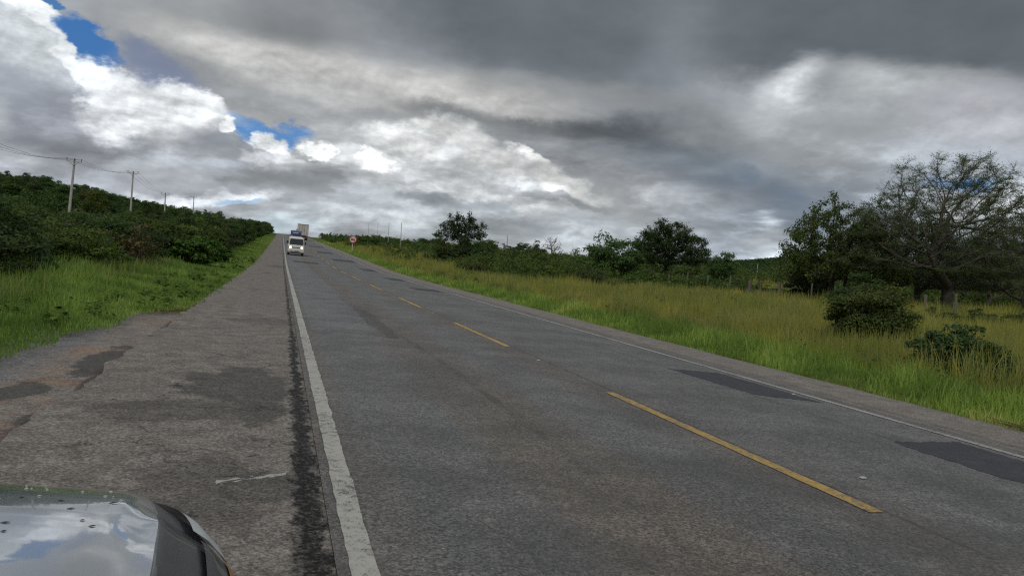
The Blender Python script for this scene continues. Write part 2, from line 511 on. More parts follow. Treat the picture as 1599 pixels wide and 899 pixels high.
def strip(name, xs, ys, dz, mat, edge_l=0.0, edge_r=0.0, freq=3.0, thick=0.0, zf=None, **kw):
    """a sheet on the paved band; outer edges may be ragged"""
    X, Y = np.meshgrid(np.asarray(xs, float), np.asarray(ys, float))
    if edge_l:
        X[:, 0] += (fbm(Y[:, 0] * freq, Y[:, 0] * 0 + 3.3, 5) - 0.5) * 2 * edge_l
    if edge_r:
        X[:, -1] += (fbm(Y[:, 0] * freq, Y[:, 0] * 0 + 9.1, 5) - 0.5) * 2 * edge_r
    Z = (road_z(Y) - CROSS * X if zf is None else zf(X, Y)) + dz
    ny, nx = X.shape
    v = np.stack([X, Y, Z], -1).reshape(-1, 3)
    i = np.arange(ny * nx).reshape(ny, nx)
    f = np.stack([i[:-1, :-1], i[:-1, 1:], i[1:, 1:], i[1:, :-1]], -1).reshape(-1, 4)
    if thick:                                            # a real edge all the way round
        n0 = len(v)
        loop = np.concatenate([i[0, :], i[1:, -1], i[-1, -2::-1], i[-2:0:-1, 0]])
        v = np.concatenate([v, v[loop] - [0, 0, thick]])
        k = np.arange(len(loop))
        k2 = (k + 1) % len(loop)
        f = np.concatenate([f, np.stack([loop[k], n0 + k, n0 + k2, loop[k2]], -1)])
    me = mesh_np(name, v, f, 4, mat, smooth=True)
    return obj(name, me, **kw)


# ------------------------------------------------------------------ paving materials
def worldpos(N):
    return N.n('ShaderNodeNewGeometry').outputs['Position']


def band(N, x, c, w, soft):
    return N.ramp(N.math('ABSOLUTE', N.math('SUBTRACT', x, c)), w + soft, w)


def spot(N, x, y, cx, cy, rx, ry, wob, lo=1.0, hi=0.75):
    a = N.math('DIVIDE', N.math('SUBTRACT', x, cx), rx)
    b = N.math('DIVIDE', N.math('SUBTRACT', y, cy), ry)
    r = N.math('SQRT', N.math('ADD', N.math('MULTIPLY', a, a), N.math('MULTIPLY', b, b)))
    return N.ramp(N.math('ADD', r, wob), lo, hi)


def asphalt_mat(name, kind):
    m, N, out = new_mat(name)
    P = worldpos(N)
    x, y, z = N.n('ShaderNodeSeparateXYZ', ins={0: P}).outputs
    long_ = N.vmath('MULTIPLY', P, (1.0, 0.12, 1.0))
    big = N.noise(P, 0.35, 4.0, 0.55)
    streak = N.noise(long_, 3.0, 5.0, 0.6)
    mid = N.noise(P, 3.5, 5.0, 0.62)
    grain = N.noise(P, 70.0, 3.0, 0.8)
    stone = N.n('ShaderNodeTexVoronoi', ins={'Vector': P, 'Scale': 62.0, 'Randomness': 1.0})
    sc = N.n('ShaderNodeSeparateColor', ins={0: stone.outputs['Color']}).outputs[0]
    wob = N.math('MULTIPLY', N.math('SUBTRACT', N.noise(P, 2.2, 7.0, 0.68), 0.5), 1.9)
    if kind == 'lane':
        grey, brown, blue = (0.114, 0.108, 0.101), (0.137, 0.116, 0.094), (0.124, 0.124, 0.123)
        # oil-brown lane middle, bluish wheel tracks, paler far lane
        c = N.mix(N.ramp(streak, 0.35, 0.65, 0.0, 0.6), grey, brown)
        wheel = N.math('MAXIMUM', N.math('MAXIMUM', band(N, x, 1.15, 0.3, 0.5), band(N, x, 3.1, 0.25, 0.45)), band(N, x, 5.9, 1.3, 0.9))
        c = N.mix(N.math('MULTIPLY', wheel, 0.75), c, blue)
        c = N.mix(N.math('MULTIPLY', band(N, x, 2.15, 0.25, 0.5), N.ramp(y, 9.0, 3.0, 0.1, 0.8)), c, brown)
        c = N.mix(N.math('MULTIPLY', N.math('MULTIPLY', band(N, x, 1.25, 0.66, 0.03), N.ramp(N.math('ADD', y, N.math('MULTIPLY', x, -0.6)), 13.0, 13.06)), 0.55), c, (0.150, 0.152, 0.152))
        # sealed joint beside the centre line, ragged seam across the lane
        j = N.math('MULTIPLY', band(N, N.math('ADD', x, N.math('MULTIPLY', wob, 0.012)), 4.10, 0.010, 0.022), N.ramp(mid, 0.38, 0.55, 0.25, 0.85))
        seam_x = N.math('ADD', 2.05, N.math('ADD', N.math('MULTIPLY', wob, 0.09), N.math('MULTIPLY', N.math('SINE', N.math('MULTIPLY', y, 0.21)), 0.22)))
        sj = N.math('MULTIPLY', N.ramp(N.math('ABSOLUTE', N.math('SUBTRACT', x, seam_x)), 0.10, 0.02), N.math('MULTIPLY', N.ramp(mid, 0.42, 0.6, 0.1, 0.7), N.math('MULTIPLY', N.ramp(y, 2.0, 5.5), N.ramp(y, 30.0, 17.0))))
        sj2 = N.math('MULTIPLY', spot(N, x, y, 1.95, 16.0, 0.22, 4.0, wob), 0.6)
        rj = N.math('MULTIPLY', band(N, N.math('ADD', x, N.math('MULTIPLY', wob, 0.03)), 6.35, 0.012, 0.05), 0.35)
        c = N.mix(N.math('MAXIMUM', N.math('MAXIMUM', j, rj), N.math('MAXIMUM', sj, sj2)), c, (0.050, 0.048, 0.046))
        wet = 0.0
    elif kind == 'patch':
        c = N.mix(mid, (0.034, 0.037, 0.045), (0.048, 0.050, 0.056))
        wet = 0.0
    else:
        grey, brown, tan = (0.180, 0.163, 0.146), (0.150, 0.130, 0.112), (0.215, 0.192, 0.168)
        c = N.mix(N.ramp(mid, 0.32, 0.68), brown, tan)
        c = N.mix(N.ramp(big, 0.35, 0.65, 0.2, 0.75), c, grey)
        if kind == 'left':
            # tar that bled along the joint with the carriageway
            tw = N.math('ADD', 0.026, N.math('MULTIPLY', N.ramp(y, 14.0, 3.0), 0.046))
            rag = N.math('SUBTRACT', N.noise(N.vmath('MULTIPLY', P, (1.0, 0.6, 1.0)), 9.0, 7.0, 0.72), 0.5)
            tx = N.math('ABSOLUTE', N.math('SUBTRACT', N.math('ADD', x, N.math('MULTIPLY', rag, 0.34)), N.math('SUBTRACT', 0.245, N.math('MULTIPLY', tw, 0.55))))
            tar = N.math('MULTIPLY', N.ramp(N.math('DIVIDE', tx, tw), 1.5, 0.7), N.math('MULTIPLY', N.ramp(y, 120.0, 40.0, 0.5, 1.0), N.ramp(N.noise(P, 34.0, 4.0, 0.7), 0.66, 0.45, 0.6, 1.0)))
            st = N.math('MAXIMUM', spot(N, x, y, -0.35, 7.9, 0.62, 1.0, wob), spot(N, x, y, -0.12, 6.9, 0.24, 1.0, wob))
            st = N.math('MAXIMUM', st, N.math('MULTIPLY', spot(N, x, y, -0.75, 6.6, 0.7, 0.55, wob), 0.75))
            st = N.math('MAXIMUM', st, N.math('MULTIPLY', spot(N, x, y, -0.05, 4.55, 0.30, 0.42, wob), 0.95))
            st = N.math('MAXIMUM', st, N.math('MULTIPLY', spot(N, x, y, -0.40, 4.5, 0.45, 0.75, wob), 0.7))
            st = N.math('MAXIMUM', st, N.math('MULTIPLY', spot(N, x, y, -0.20, 14.5, 0.75, 0.7, wob), 0.55))
            st = N.math('MAXIMUM', st, N.math('MULTIPLY', spot(N, x, y, -0.2, 50.0, 0.75, 2.5, wob), 0.7))
            st = N.math('MAXIMUM', st, N.math('MULTIPLY', spot(N, x, y, -0.6, 38.0, 0.3, 1.0, wob), 0.7))
            st = N.math('MAXIMUM', st, N.math('MULTIPLY', spot(N, x, y, -0.5, 24.0, 0.6, 0.5, wob), 0.4))
            c = N.mix(N.math('MULTIPLY', st, 0.72), c, (0.066, 0.061, 0.056))
            dots = N.math('MULTIPLY', N.ramp(N.noise(P, 6.0, 3.0, 0.6), 0.66, 0.70), N.ramp(N.noise(P, 0.9, 1.0), 0.5, 0.6))
            c = N.mix(N.math('MULTIPLY', dots, 0.8), c, (0.03, 0.028, 0.026))
            c = N.mix(tar, c, (0.006, 0.0056, 0.0056))
            wet = tar
        elif kind == 'right':
            dk = N.math('MULTIPLY', band(N, N.math('ADD', x, N.math('MULTIPLY', wob, 0.03)), 7.93, 0.05, 0.09), 0.5)
            c = N.mix(dk, c, (0.070, 0.062, 0.056))
            c = N.mix(N.ramp(streak, 0.45, 0.6, 0.0, 0.35), c, (0.185, 0.160, 0.138))
            wet = 0.0
        else:                                            # broken lay-by
            c = N.mix(N.ramp(N.noise(P, 1.1, 5.0, 0.65), 0.46, 0.58), c, (0.215, 0.152, 0.112))
            edge = band(N, N.math('ADD', x, N.math('MULTIPLY', wob, 0.10)), -1.74, 0.012, 0.05)  # dark crack line along the shoulder step, with the step's shadow painted in
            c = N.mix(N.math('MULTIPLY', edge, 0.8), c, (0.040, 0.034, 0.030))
            dark = N.math('MAXIMUM', spot(N, x, y, -1.62, 6.3, 0.28, 0.75, wob), N.math('MAXIMUM', spot(N, x, y, -1.85, 9.5, 0.30, 1.3, wob), spot(N, x, y, -2.2, 7.6, 0.25, 0.6, wob)))
            c = N.mix(N.math('MULTIPLY', dark, 0.85), c, (0.050, 0.046, 0.044))
            peb = N.ramp(x, -2.25, -2.6)
            c = N.mix(N.math('MULTIPLY', peb, 0.8), c, (0.155, 0.155, 0.160))
            wet = 0.0
    if kind in ('left', 'layby'):
        vv = N.n('ShaderNodeTexVoronoi', feature='DISTANCE_TO_EDGE', ins={'Vector': N.vmath('ADD', P, N.vmath('SCALE', N.noise(P, 3.0, 5.0, 0.65, color=True), scale=0.55)), 'Scale': 1.5 if kind == 'left' else 3.2})
        ck = N.math('MULTIPLY', N.ramp(vv.outputs['Distance'], 0.022, 0.004), N.ramp(N.noise(P, 0.7, 4.0, 0.6), 0.44, 0.58))
        c = N.mix(N.math('MULTIPLY', ck, 0.75), c, (0.030, 0.028, 0.026))
    # bare aggregate: single pale and dark stones
    amp = {'lane': 1.05, 'patch': 0.5}.get(kind, 0.9)
    s1 = N.ramp(grain, 0.30, 0.70, 1.0 - amp * 0.62, 1.0 + amp * 0.62, smooth=False)
    s2 = N.ramp(sc, 0.0, 1.0, 1.0 - amp * 0.42, 1.0 + amp * 0.42, smooth=False)
    coarse = N.ramp(N.noise(P, 22.0, 4.0, 0.7), 0.3, 0.7, 0.86, 1.14, smooth=False)
    worn = N.ramp(mid, 0.3, 0.7, 0.90, 1.10)
    k = N.math('MULTIPLY', N.math('MULTIPLY', s1, s2), N.math('MULTIPLY', worn, coarse))
    c = N.vmath('SCALE', c, scale=k)
    hgt = N.math('ADD', grain, N.math('MULTIPLY', sc, 0.6))
    if kind == 'lane':
        c = N.vmath('SCALE', c, scale=N.ramp(N.noise(P, 0.8, 4.0, 0.6), 0.35, 0.65, 0.82, 1.12))
        c = N.mix(N.math('MULTIPLY', N.ramp(y, 8.0, 2.5), N.ramp(N.noise(P, 0.9, 3.0, 0.6), 0.45, 0.6, 0.0, 0.5)), c, (0.055, 0.053, 0.052))
        pock = N.math('MULTIPLY', N.ramp(N.noise(long_, 26.0, 4.0, 0.7), 0.62, 0.70), N.ramp(N.noise(P, 1.6, 3.0), 0.48, 0.60))
        c = N.mix(N.math('MULTIPLY', pock, 0.6), c, (0.035, 0.033, 0.031))
    bump = N.n('ShaderNodeBump', ins={'Strength': 0.55, 'Distance': 0.006, 'Height': hgt})
    b = N.n('ShaderNodeBsdfPrincipled', ins={'Base Color': c, 'Roughness': N.math('SUBTRACT', 0.86, N.math('MULTIPLY', wet, 0.12)) if wet else (0.74 if kind == 'lane' else 0.84),
                                             'Specular IOR Level': 0.22 if kind == 'left' else 0.42, 'Normal': bump.outputs[0]})
    N.t.links.new(b.outputs[0], out.inputs[0])
    return m


def paint_mat(name, color, under, wear):
    """road paint worn off the tops of the stones"""
    m, N, out = new_mat(name)
    P = worldpos(N)
    grain = N.noise(P, 110.0, 3.0, 0.75)
    med = N.noise(P, 16.0, 5.0, 0.7)
    big = N.noise(P, 1.3, 3.0)
    gone = N.math('ADD', N.math('MULTIPLY', grain, 0.62), N.math('ADD', N.math('MULTIPLY', med, 0.5), N.math('MULTIPLY', big, 0.35)))
    g = N.ramp(gone, wear, wear + 0.10)
    c = N.mix(N.ramp(med, 0.3, 0.7, 0.0, 0.35), color, tuple(k * 0.62 for k in color))
    c = N.mix(g, c, under)
    bump = N.n('ShaderNodeBump', ins={'Strength': 0.4, 'Distance': 0.004, 'Height': grain})
    b = N.n('ShaderNodeBsdfPrincipled', ins={'Base Color': c, 'Roughness': 0.7, 'Normal': bump.outputs[0]})
    N.t.links.new(b.outputs[0], out.inputs[0])
    return m


M_LANE, M_PATCH = asphalt_mat('worn_asphalt', 'lane'), asphalt_mat('fresh_asphalt', 'patch')
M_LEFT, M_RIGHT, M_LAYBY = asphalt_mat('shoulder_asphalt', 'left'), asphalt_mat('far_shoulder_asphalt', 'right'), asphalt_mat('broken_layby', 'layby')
M_WHITE = paint_mat('white_road_paint', (0.40, 0.39, 0.35), (0.09, 0.085, 0.08), 0.755)
M_WHITE2 = paint_mat('thin_white_road_paint', (0.36, 0.35, 0.33), (0.11, 0.108, 0.105), 0.74)
M_YELLOW = paint_mat('yellow_road_paint', (0.44, 0.285, 0.075), (0.12, 0.11, 0.095), 0.72)

YS = np.concatenate([np.arange(-40, 0, 2.0), np.arange(0, 60, 0.5), np.arange(60, 460, 3.0)])
YF = np.concatenate([np.arange(-40, 0, 1.0), np.arange(0, 40, 0.08), np.arange(40, 120, 0.3), np.arange(120, 460, 2.0)])
strip('road', np.linspace(0.30, 7.75, 6), YS, 0.0, M_LANE, kind='structure')
strip('shoulder', [-1.7, -1.2, -0.7, -0.2, 0.30], YF, -0.014, M_LEFT, edge_l=0.13, freq=1.6, kind='structure')
strip('shoulder', [7.75, 8.2, 8.7, 9.17], YF, -0.006, M_RIGHT, edge_r=0.10, freq=1.3, kind='structure')
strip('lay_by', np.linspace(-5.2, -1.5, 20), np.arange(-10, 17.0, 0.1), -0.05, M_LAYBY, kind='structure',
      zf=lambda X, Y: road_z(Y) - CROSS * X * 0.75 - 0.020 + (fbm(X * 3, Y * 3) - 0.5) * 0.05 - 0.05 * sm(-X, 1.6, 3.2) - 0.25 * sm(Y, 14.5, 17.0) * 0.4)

# painted lines
strip('edge_line', [0.36, 0.42, 0.485], YF, 0.006, M_WHITE, edge_l=0.014, edge_r=0.014, freq=9, kind='structure')
strip('edge_line', [7.37, 7.43, 7.48], YF, 0.006, M_WHITE2, edge_l=0.006, edge_r=0.006, freq=14, kind='structure')
for k in range(36):
    y0 = 4.0 + 8.68 * k - 8.68
    strip('lane_marking', [3.93, 3.995, 4.06], np.linspace(y0, y0 + 4.35, 60), 0.006, M_YELLOW, edge_l=0.011, edge_r=0.011, freq=9, kind='structure')


def poly_sheet(name, pts, dz, mat, **kw):
    """flat patch with a slightly wandering edge, laid on the paving"""
    P = []
    for i in range(len(pts)):
        a, b = np.array(pts[i], float), np.array(pts[(i + 1) % len(pts)], float)
        for t in np.linspace(0, 1, 30)[:-1]:
            q = a + (b - a) * t
            q = q + (np.array([vnoise(q[0] * 6, q[1] * 3), vnoise(q[0] * 5 + 9, q[1] * 4)]) - 0.5) * 0.07 + (np.array([vnoise(q[0] * 31, q[1] * 23), vnoise(q[0] * 29 + 9, q[1] * 27)]) - 0.5) * 0.07
            P.append(q)
    bm = bmesh.new()
    vs = [bm.verts.new((q[0], q[1], float(road_z(q[1])) - CROSS * q[0] + dz)) for q in P]
    f = bm.faces.new(vs)
    if f.normal.z < 0:
        f.normal_flip()
    ex = bmesh.ops.extrude_face_region(bm, geom=[f])
    for v in [e for e in ex['geom'] if isinstance(e, bmesh.types.BMVert)]:
        v.co.z -= 0.0035
    bmesh.ops.recalc_face_normals(bm, faces=bm.faces)
    me = bpy.data.meshes.new(name)
    bm.to_mesh(me)
    bm.free()
    me.materials.append(mat)
    return obj(name, me, **kw)


poly_sheet('asphalt_patch', [(6.31, 11.0), (7.20, 10.8), (7.22, 8.35), (6.43, 8.74)], 0.004, M_PATCH, kind='structure')
poly_sheet('asphalt_patch', [(6.22, 6.11), (7.21, 6.2), (7.24, 3.6), (6.26, 4.3)], 0.004, M_PATCH, kind='structure')
for (x0, x1, y0, y1) in ((5.9, 7.2, 33.0, 35.2), (6.2, 7.25, 43.5, 46.8), (6.1, 7.2, 57, 61), (5.0, 7.2, 74, 79), (4.5, 6.5, 96, 103), (1.0, 3.0, 62, 65), (4.6, 7.0, 128, 136)):
    poly_sheet('asphalt_patch', [(x0, y1), (x1, y1 - 0.3), (x1, y0), (x0 + 0.1, y0 + 0.2)], 0.004, M_PATCH, kind='structure')
poly_sheet('paint_mark', [(-0.31, 4.61), (-0.29, 4.68), (0.07, 4.85), (0.08, 4.80)], -0.0115, M_WHITE, kind='structure')


# ------------------------------------------------------------------ open ground
def land_mat():
    m, N, out = new_mat('rough_grassland')
    P = worldpos(N)
    x, y, z = N.n('ShaderNodeSeparateXYZ', ins={0: P}).outputs
    a = N.noise(P, 0.09, 5.0, 0.6)
    b = N.noise(P, 1.4, 6.0, 0.65)
    c = N.noise(P, 14.0, 4.0, 0.7)
    green, straw, soil, dark = (0.075, 0.110, 0.032), (0.175, 0.150, 0.060), (0.105, 0.080, 0.055), (0.040, 0.062, 0.020)
    k = N.mix(N.ramp(a, 0.40, 0.62), green, straw)
    k = N.mix(N.ramp(b, 0.45, 0.68, 0.0, 0.8), k, dark)
    k = N.mix(N.ramp(c, 0.55, 0.75, 0.0, 0.6), k, soil)
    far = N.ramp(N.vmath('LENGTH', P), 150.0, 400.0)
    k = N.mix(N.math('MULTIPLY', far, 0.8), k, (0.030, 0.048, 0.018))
    bump = N.n('ShaderNodeBump', ins={'Strength': 0.8, 'Distance': 0.05, 'Height': c})
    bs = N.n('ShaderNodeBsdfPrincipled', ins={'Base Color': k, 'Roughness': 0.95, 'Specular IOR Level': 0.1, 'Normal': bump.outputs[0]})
    N.t.links.new(bs.outputs[0], out.inputs[0])
    return m


def axis(*segs):
    out = []
    for a, b, st in segs:
        out.append(np.arange(a, b, st))
    return np.concatenate(out)


gx = axis((-4000, -400, 300), (-400, -120, 20), (-120, -30, 5), (-30, 40, 1.0), (40, 130, 4), (130, 500, 15), (500, 4200, 150))
gy = axis((-1500, -200, 150), (-200, -40, 15), (-40, 60, 1.2), (60, 160, 4), (160, 700, 12), (700, 4500, 150))
GX, GY = np.meshgrid(gx, gy)
GZ = land_z(GX, GY)
under = ((GX > -2.75) | ((GX > -4.6) & (GY < 19) & (GY > -14))) & (GX < 9.6)
GZ = np.where(under, np.minimum(GZ, road_z(GY) - CROSS * GX) - np.where((GX < -1.7) & (GY < 19), 0.35, 0.12), GZ)
ii = np.arange(GX.size).reshape(GX.shape)
gf = np.stack([ii[:-1, :-1], ii[:-1, 1:], ii[1:, 1:], ii[1:, :-1]], -1).reshape(-1, 4)
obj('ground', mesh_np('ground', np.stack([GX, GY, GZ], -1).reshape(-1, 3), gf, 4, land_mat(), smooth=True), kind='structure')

# ------------------------------------------------------------------ vegetation
def leaf_mat(name, c1, c2, c3, trans=0.28, tip=None):
    """tone = per-leaf variation; tip = 0 at the base of a blade, 1 at its end"""
    m, N, out = new_mat(name)
    tone = N.n('ShaderNodeAttribute', attribute_name='tone').outputs['Fac']
    rnd = N.n('ShaderNodeObjectInfo').outputs['Random']
    c = N.mix(N.ramp(tone, 0.1, 0.75), c1, c2)
    c = N.mix(N.ramp(tone, 0.78, 1.0), c, c3)
    c = N.vmath('SCALE', c, scale=N.math('MULTIPLY_ADD', rnd, 0.65, 0.90))
    c = N.mix(N.ramp(N.math('FRACT', N.math('MULTIPLY', rnd, 7.31)), 0.45, 0.95, 0.0, 0.8), c, N.vmath('MULTIPLY', c, (1.55, 1.15, 0.85)))
    if tip:
        t = N.n('ShaderNodeAttribute', attribute_name='tip').outputs['Fac']
        P = worldpos(N)
        patch = N.ramp(N.noise(P, 0.22, 4.0, 0.6), 0.36, 0.62)
        c = N.mix(N.math('MULTIPLY', N.ramp(t, 0.15, 0.85), N.math('MULTIPLY_ADD', patch, 0.52, 0.05)), c, tip)
    d = N.n('ShaderNodeBsdfPrincipled', ins={'Base Color': c, 'Roughness': 0.62, 'Specular IOR Level': 0.22})
    t = N.n('ShaderNodeBsdfTranslucent', ins={'Color': N.vmath('MULTIPLY', c, (1.15, 1.2, 0.6))})
    mx = N.n('ShaderNodeMixShader', ins={0: trans, 1: d.outputs[0], 2: t.outputs[0]})
    N.t.links.new(mx.outputs[0], out.inputs[0])
    return m


def bark_mat(name, a, b):
    m, N, out = new_mat(name)
    P = N.n('ShaderNodeTexCoord').outputs['Object']
    n = N.noise(N.vmath('MULTIPLY', P, (1, 1, 0.3)), 14.0, 5.0, 0.65)
    bs = N.n('ShaderNodeBsdfPrincipled', ins={'Base Color': N.mix(N.ramp(n, 0.3, 0.7), a, b), 'Roughness': 0.9, 'Specular IOR Level': 0.15,
             'Normal': N.n('ShaderNodeBump', ins={'Strength': 0.6, 'Distance': 0.03, 'Height': n}).outputs[0]})
    N.t.links.new(bs.outputs[0], out.inputs[0])
    return m


L_THICKET = leaf_mat('thicket_leaf', (0.032, 0.062, 0.018), (0.054, 0.098, 0.026), (0.10, 0.14, 0.04), 0.33)
L_BRIGHT = leaf_mat('bright_leaf', (0.045, 0.095, 0.016), (0.075, 0.145, 0.026), (0.12, 0.19, 0.045), 0.35)
L_OLIVE = leaf_mat('olive_leaf', (0.034, 0.055, 0.018), (0.058, 0.080, 0.028), (0.095, 0.105, 0.045))
L_DARK = leaf_mat('dark_leaf', (0.026, 0.048, 0.017), (0.042, 0.074, 0.023), (0.072, 0.105, 0.032), 0.28)
L_ACACIA = leaf_mat('feathery_leaf', (0.050, 0.088, 0.032), (0.082, 0.126, 0.048), (0.125, 0.155, 0.072), 0.40)
L_DRY = leaf_mat('dry_leaf', (0.036, 0.034, 0.020), (0.056, 0.048, 0.028), (0.085, 0.072, 0.042), 0.2)
B_GREY, B_DARK = bark_mat('grey_bark', (0.150, 0.135, 0.115), (0.075, 0.065, 0.056)), bark_mat('dark_bark', (0.055, 0.044, 0.036), (0.026, 0.021, 0.018))
B_PALE = bark_mat('pale_twig', (0.20, 0.185, 0.165), (0.12, 0.11, 0.10))
B_RED = bark_mat('reddish_twig', (0.085, 0.060, 0.048), (0.05, 0.036, 0.030))


def unit(v):
    return v / np.maximum(np.linalg.norm(v, axis=-1, keepdims=True), 1e-9)


def leaves_mesh(name, centers, normals, size, mat, g, aspect=0.5, tone=None):
    """one folded lozenge per leaf"""
    n = len(centers)
    nr = unit(normals)
    t = unit(np.cross(nr, g.normal(size=(n, 3))))
    b = np.cross(nr, t)
    s = (size * g.uniform(0.65, 1.35, n))[:, None]
    v = np.stack([centers - t * s, centers - b * s * aspect + nr * s * 0.15, centers + t * s, centers + b * s * aspect + nr * s * 0.15], 1).reshape(-1, 3)
    f = np.arange(n * 4).reshape(n, 4)
    tone = g.uniform(0, 1, n) if tone is None else np.clip(tone, 0, 1)
    return mesh_np(name, v, f, 4, mat, attr={'tone': np.repeat(tone, 4)})


def limbs_mesh(name, A, B, ra, rb, mat, sides=5):
    """tapered prisms between point pairs"""
    A, B = np.asarray(A, float), np.asarray(B, float)
    n = len(A)
    t = unit(B - A)
    B = B + t * (np.asarray(rb)[:, None] * 0.6)
    ref = np.where(np.abs(t[:, :1]) < 0.8, np.array([[1.0, 0, 0]]), np.array([[0, 1.0, 0]]))
    u = unit(np.cross(t, ref))
    w = np.cross(t, u)
    ang = 2 * np.pi * np.arange(sides) / sides
    ring = u[:, None] * np.cos(ang)[None, :, None] + w[:, None] * np.sin(ang)[None, :, None]
    v = np.concatenate([A[:, None] + ring * np.asarray(ra)[:, None, None], B[:, None] + ring * np.asarray(rb)[:, None, None]], 1)
    k = np.arange(sides)
    q = np.stack([k, (k + 1) % sides, (k + 1) % sides + sides, k + sides], -1)
    f = (np.arange(n) * 2 * sides)[:, None, None] + q[None]
    return mesh_np(name, v.reshape(-1, 3), f.reshape(-1, 4), 4, mat, smooth=True)


def colonize(att, root, seg, reach, kill, trunk_top=None, iters=160, wob=0.15, g=rng):
    """branches grow towards points of the crown until they have reached them all"""
    nodes = [np.array(root, float)]
    par = [-1]
    if trunk_top is not None:
        d = np.array(trunk_top, float) - nodes[0]
        k = max(1, int(np.linalg.norm(d) / seg))
        for i in range(k):
            nodes.append(nodes[0] + d * (i + 1) / k + g.normal(size=3) * seg * 0.12)
            par.append(len(nodes) - 2)
    att = att.copy()
    P = np.array(nodes)
    D = np.linalg.norm(att[:, None] - P[None], axis=2)
    best, bd = D.argmin(1), D.min(1)
    for _ in range(iters):
        if not len(att):
            break
        near = bd < reach
        if not near.any():
            near = bd <= bd.min() + 1e-6
        ids = np.unique(best[near])
        new = []
        for i in ids:
            d = unit(att[near & (best == i)] - nodes[i]).sum(0)
            d = unit(d + g.normal(size=3) * wob)
            new.append(nodes[i] + d * seg)
            nodes.append(new[-1])
            par.append(int(i))
        nn = np.array(new)
        D = np.linalg.norm(att[:, None] - nn[None], axis=2)
        j, dj = D.argmin(1), D.min(1)
        b = dj < bd
        best = np.where(b, len(nodes) - len(new) + j, best)
        bd = np.where(b, dj, bd)
        keep = bd > kill
        att, best, bd = att[keep], best[keep], bd[keep]
        if len(nodes) > 9000:
            break
    nodes, par = np.array(nodes), np.array(par)
    return nodes, par


def tree_from_nodes(nodes, par, tip_r, trunk_r, bark, leaf, g, leaves_per, leaf_size, leaf_acc, flat, spread, twigs=3, twig_len=0.45, aspect=0.5):
    n = len(nodes)
    acc = np.zeros(n)
    kids = np.zeros(n, int)
    for i in range(n - 1, 0, -1):
        if kids[i] == 0:
            acc[i] = 1.0
        acc[par[i]] += acc[i]
        kids[par[i]] += 1
    e = math.log(trunk_r / tip_r) / math.log(max(acc[1], 2))
    r = tip_r * np.maximum(acc, 1) ** e
    pr = r[par[1:]]
    A, B = nodes[par[1:]], nodes[1:]
    ra = np.minimum(pr, r[1:] * 1.25)
    ra = np.where(par[1:] == 0, r[1:] * 1.45, ra)
    # fine twigs off the outer branches; leaves sit along them
    sel = np.where((acc <= leaf_acc) & (np.arange(n) > 0))[0]
    ti = np.repeat(sel, twigs)
    grow = unit(nodes[ti] - nodes[par[ti]]) * 0.6 + g.normal(size=(len(ti), 3)) * [0.75, 0.75, 0.75 * (1 - flat)] + np.array([0, 0, 0.15])
    TL = twig_len * g.uniform(0.4, 1.3, len(ti))
    TA = nodes[ti]
    TB = TA + unit(grow) * TL[:, None]
    tr = limbs_mesh('trunk', np.concatenate([A, TA]), np.concatenate([B, TB]), np.concatenate([ra, np.full(len(ti), tip_r * 0.75)]), np.concatenate([r[1:], np.full(len(ti), tip_r * 0.35)]), bark, 4 if n > 2500 else 5)
    idx = np.repeat(np.arange(len(ti)), leaves_per)
    u = g.uniform(0.15, 1.05, len(idx))[:, None]
    c = TA[idx] * (1 - u) + TB[idx] * u + g.normal(size=(len(idx), 3)) * spread
    nr = g.normal(size=(len(idx), 3)) * (1 - flat) + np.array([0, 0, 1.0]) * flat
    base_tone = g.uniform(0, 1, n)
    cr = leaves_mesh('crown', c, nr, np.full(len(idx), leaf_size), leaf, g, aspect, np.clip(base_tone[ti[idx]] * 0.5 + g.uniform(0, 0.6, len(idx)), 0, 1))
    return tr, cr


def dome(g, n, rx, ry, z0, z1, inner=0.0, flat_bottom=True, power=1.0):
    """points in the upper half of an uneven ellipsoid"""
    p = unit(g.normal(size=(n * 2, 3)))
    p[:, 2] = np.abs(p[:, 2]) if flat_bottom else p[:, 2]
    rad = g.uniform(inner ** 3, 1, n * 2) ** (1 / 3 * power)
    a = np.arctan2(p[:, 1], p[:, 0])
    rad = rad * (0.86 + 0.2 * np.sin(3 * a + g.uniform(0, 6)) * (1 - p[:, 2]) + 0.1 * np.sin(5 * a + 2))
    q = p * rad[:, None]
    q[:, 0] *= rx
    q[:, 1] *= ry
    q[:, 2] = z0 + q[:, 2] * (z1 - z0)
    return q[:n]


